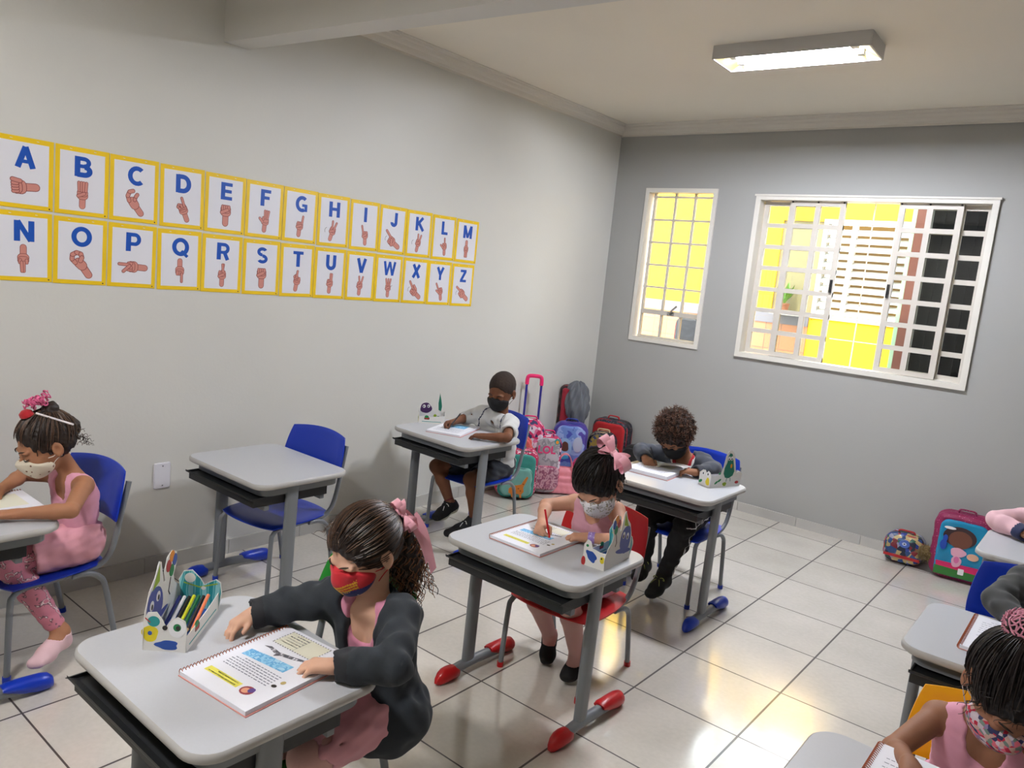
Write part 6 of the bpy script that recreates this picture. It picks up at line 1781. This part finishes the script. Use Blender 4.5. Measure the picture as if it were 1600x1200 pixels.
# purple-blue backpack
purp = cloth('violet_cloth', (70, 54, 140)); ice = patch_mat('ice_print', [(70, 84, 176), (110, 140, 206), (150, 170, 220), (84, 70, 160), (60, 60, 150)], 7, .3, kind='noise')
b = bag('backpack', 'violet and icy blue backpack in the middle of the corner pile', 'backpack', (.170, -.500, 0), (.26, .13, .46), 34, purp, ice, cloth('blue_trim', (40, 60, 150)), rc=.08, handle=.02, zipm=redD)
decal(b, 'oval_print', [(ellipse(-.035, .27, .052, .075, 22), 0), (blob(-.035, .280, .030, .038, 18, .08, 5), 1), (ellipse(.060, .305, .036, .058, 22), 3), (blob(-.03, .20, .03, .016, 14, .1, 3), 4)], -.065 - .0225, [mat('pale_blue_p', (150, 186, 224)), mat('brown_p', (96, 56, 44)), mat('peach_p', (214, 170, 156)), mat('silver_p', (176, 184, 206)), mat('cyan_p', (70, 170, 214))])
# tall red bag with the draped jacket
b = bag('trolley_backpack', 'tall dark red backpack against the wall, under the draped grey jacket', 'trolley bag', (.085, -.400, .02), (.20, .10, .70), 30, cloth('black_red', (40, 22, 26)), redD, redD, rc=.04, handle=.0, straps=False)
t = thing('jacket', 'crumpled grey jacket draped over the tall dark red backpack', 'jacket', (.125, -.405, .44), 0)
node = U([(ell((0, 0, .21), (.085, .090, .105)), 0), (ell((.020, -.015, .12), (.095, .085, .11)), .04), (ell((.035, -.02, .03), (.060, .05, .06)), .03)])
def drape(P, bc, br):
    d = node.ev(P, bc, br); a = np.arctan2(P[:, 1], P[:, 0]); return d + .007 * np.sin(a * 9 + P[:, 2] * 26) + .004 * np.sin(a * 17 - P[:, 2] * 40 + 1)
organic('cloth', Nd(drape), (-.12, -.12, -.06), (.16, .12, .34), .0048, cloth('grey_fleece', (96, 100, 106)), t)
# black-red bag
dots = patch_mat('night_dots', [((22, 24, 40), 0.0), ((22, 24, 40), .55), ((120, 90, 40), .62), ((60, 84, 130), .70), ((22, 24, 40), .78)], 60, .6, kind='noise')
RED = cloth('red_nylon', (176, 24, 30))
b = bag('backpack', 'black and red backpack against the back wall in the corner pile', 'backpack', (.300, -.115, 0), (.30, .14, .47), 8, dots, RED, RED, rc=.07, pocket=(.16, .33, .21), pocket_m=dots, handle=.025, zipm=mat('silver_zip', (160, 160, 170), rough=.4))
grn = patch_mat('jungle_print', [(40, 84, 40), (96, 110, 40), (30, 50, 100), (140, 120, 50), (50, 96, 50), (150, 90, 40)], 12, .35, kind='noise')
bag('backpack', 'green and brown patterned backpack in front of the black and red one', 'backpack', (.335, -.300, 0), (.22, .11, .40), 22, dots, grn, cloth('pale_pipe', (196, 170, 130)), rc=.09, handle=.015)
bag('backpack', 'small black backpack by the back wall beyond the curly-haired child', 'backpack', (.56, -.095, 0), (.28, .13, .31), 0, cloth('black_nylon', (22, 22, 24)), cloth('black_nylon', (22, 22, 24)), cloth('black_trim', (30, 30, 32)), rc=.08, handle=.01)
# right side: lunch bag and big backpack
comic = patch_mat('comic_print', [(40, 70, 120), (150, 150, 170), (34, 90, 70), (120, 40, 50), (40, 60, 140), (180, 160, 110), (30, 40, 60)], 34, .25)
b = bag('lunch_bag', 'small red-trimmed bag with busy blue print on the floor by the back wall', 'lunch bag', (2.462, -.105, 0), (.225, .13, .185), 4, comic, comic, cloth('red_trim', (166, 30, 34)), rc=.065, handle=.012, straps=False, h=.006)
decal(b, 'roundel', [(ellipse(.005, .135, .030, .024), 0), (ellipse(.005, .135, .012, .010), 1), (ellipse(.005, .135, .005, .004), 2)], -.065 - .0205, [mat('blue_p', (70, 100, 180), rough=.3), mat('pale_p', (190, 200, 220)), M_DOT])
obj('front_strip', MB().box((0, -.088, .052), (.20, .006, .016)), cloth('red_trim', (166, 30, 34)), b)
maro = patch_mat('maroon_stars', [((134, 24, 74), 0.0), ((196, 110, 150), .12), ((134, 24, 74), .20)], 70, .6, kind='dots')
sky_p = mat('sky_panel', (24, 134, 176), rough=.25)
b = bag('backpack', 'maroon backpack with a turquoise pictured front against the back wall on the right', 'backpack', (2.760, -.125, 0), (.305, .15, .395), 6, maro, sky_p, maro, rc=.075, handle=.02, panel_inset=.03)
HP = cloth('hot_pink', (206, 34, 96)); GG = cloth('grass', (50, 116, 48))
decal(b, 'picture', [([(-.118, .030), (.118, .030), (.118, .085), (-.118, .080)], 0), ([(-.110, .080), (.118, .072), (.118, .112), (-.115, .108)], 1), (ellipse(-.015, .270, .085, .060, 24), 2), (ellipse(-.010, .255, .060, .052, 20), 3),
    (blob(-.010, .180, .040, .028, 18, .06, 4), 6), (blob(-.012, .125, .026, .034, 16, .05, 8), 6), (ellipse(.065, .170, .030, .020), 7), (ellipse(-.012, .135, .014, .020), 8), (rrect(.03, .035, .004, 3, .02, .070), 4), (ellipse(-.07, .315, .03, .008), 4),
    (ellipse(-.09, .21, .018, .03), 9), (ellipse(-.085, .25, .012, .02), 9)], -.075 - .0215, [GG, HP, mat('hair_p', (52, 32, 36)), mat('brown_face_p', (110, 66, 50)), CWH, M_DOT, mat('lamb_p', (226, 170, 190)), mat('peachy_p', (226, 180, 150)), mat('rose_p', (214, 110, 160)), mat('deep_blue_p', (20, 70, 170))])
t = thing('pompom', 'fuzzy brown pompom hanging beside the turquoise-fronted backpack', 'pompom', (2.590, -.175, .115))
node = ell((0, 0, 0), (.045, .040, .042)); organic('core', Fold(node, .004, .02, 3), (-.07, -.07, -.07), (.07, .07, .07), .004, cloth('olive_fluff', (104, 84, 44)), t)
rng = random.Random(6); mb = MB()
for k in range(260):
    v = nrm([rng.gauss(0, 1), rng.gauss(0, 1), rng.gauss(0, 1)]); q = v * .038; mb.tube([q, q + v * .012, q + v * .022 + V(rng.uniform(-.006, .006), rng.uniform(-.006, .006), -.004)], [.0014, .001, .0004], 3)
obj('fluff', mb, cloth('olive_fluff2', (120, 98, 54)), t)
# backpack hung outside, glimpsed through the narrow window
b = bag('backpack', 'dark backpack with red edging hanging outside, seen through the narrow window', 'backpack', (-.155, 1.90, .90), (.26, .12, .36), 20, cloth('black_nylon', (22, 22, 24)), cloth('dark_grey_nylon', (40, 40, 44)), cloth('red_trim', (166, 30, 34)), rc=.09)
obj('wall_hook', MB().tube([(0, .10, .37), (0, .0, .37)], .006, 8), M_CHROME, b)
# small debris on the floor
t = thing('debris', 'tiny dark scrap on the floor tiles by the curly-haired child desk', 'scrap', (1.93, -1.985, 0))
obj('scrap', MB().tube([(0, 0, .006), (.012, .008, .008), (.026, .006, .006)], [.004, .007, .003], 6), mat('scrap_brown', (60, 34, 28)), t)
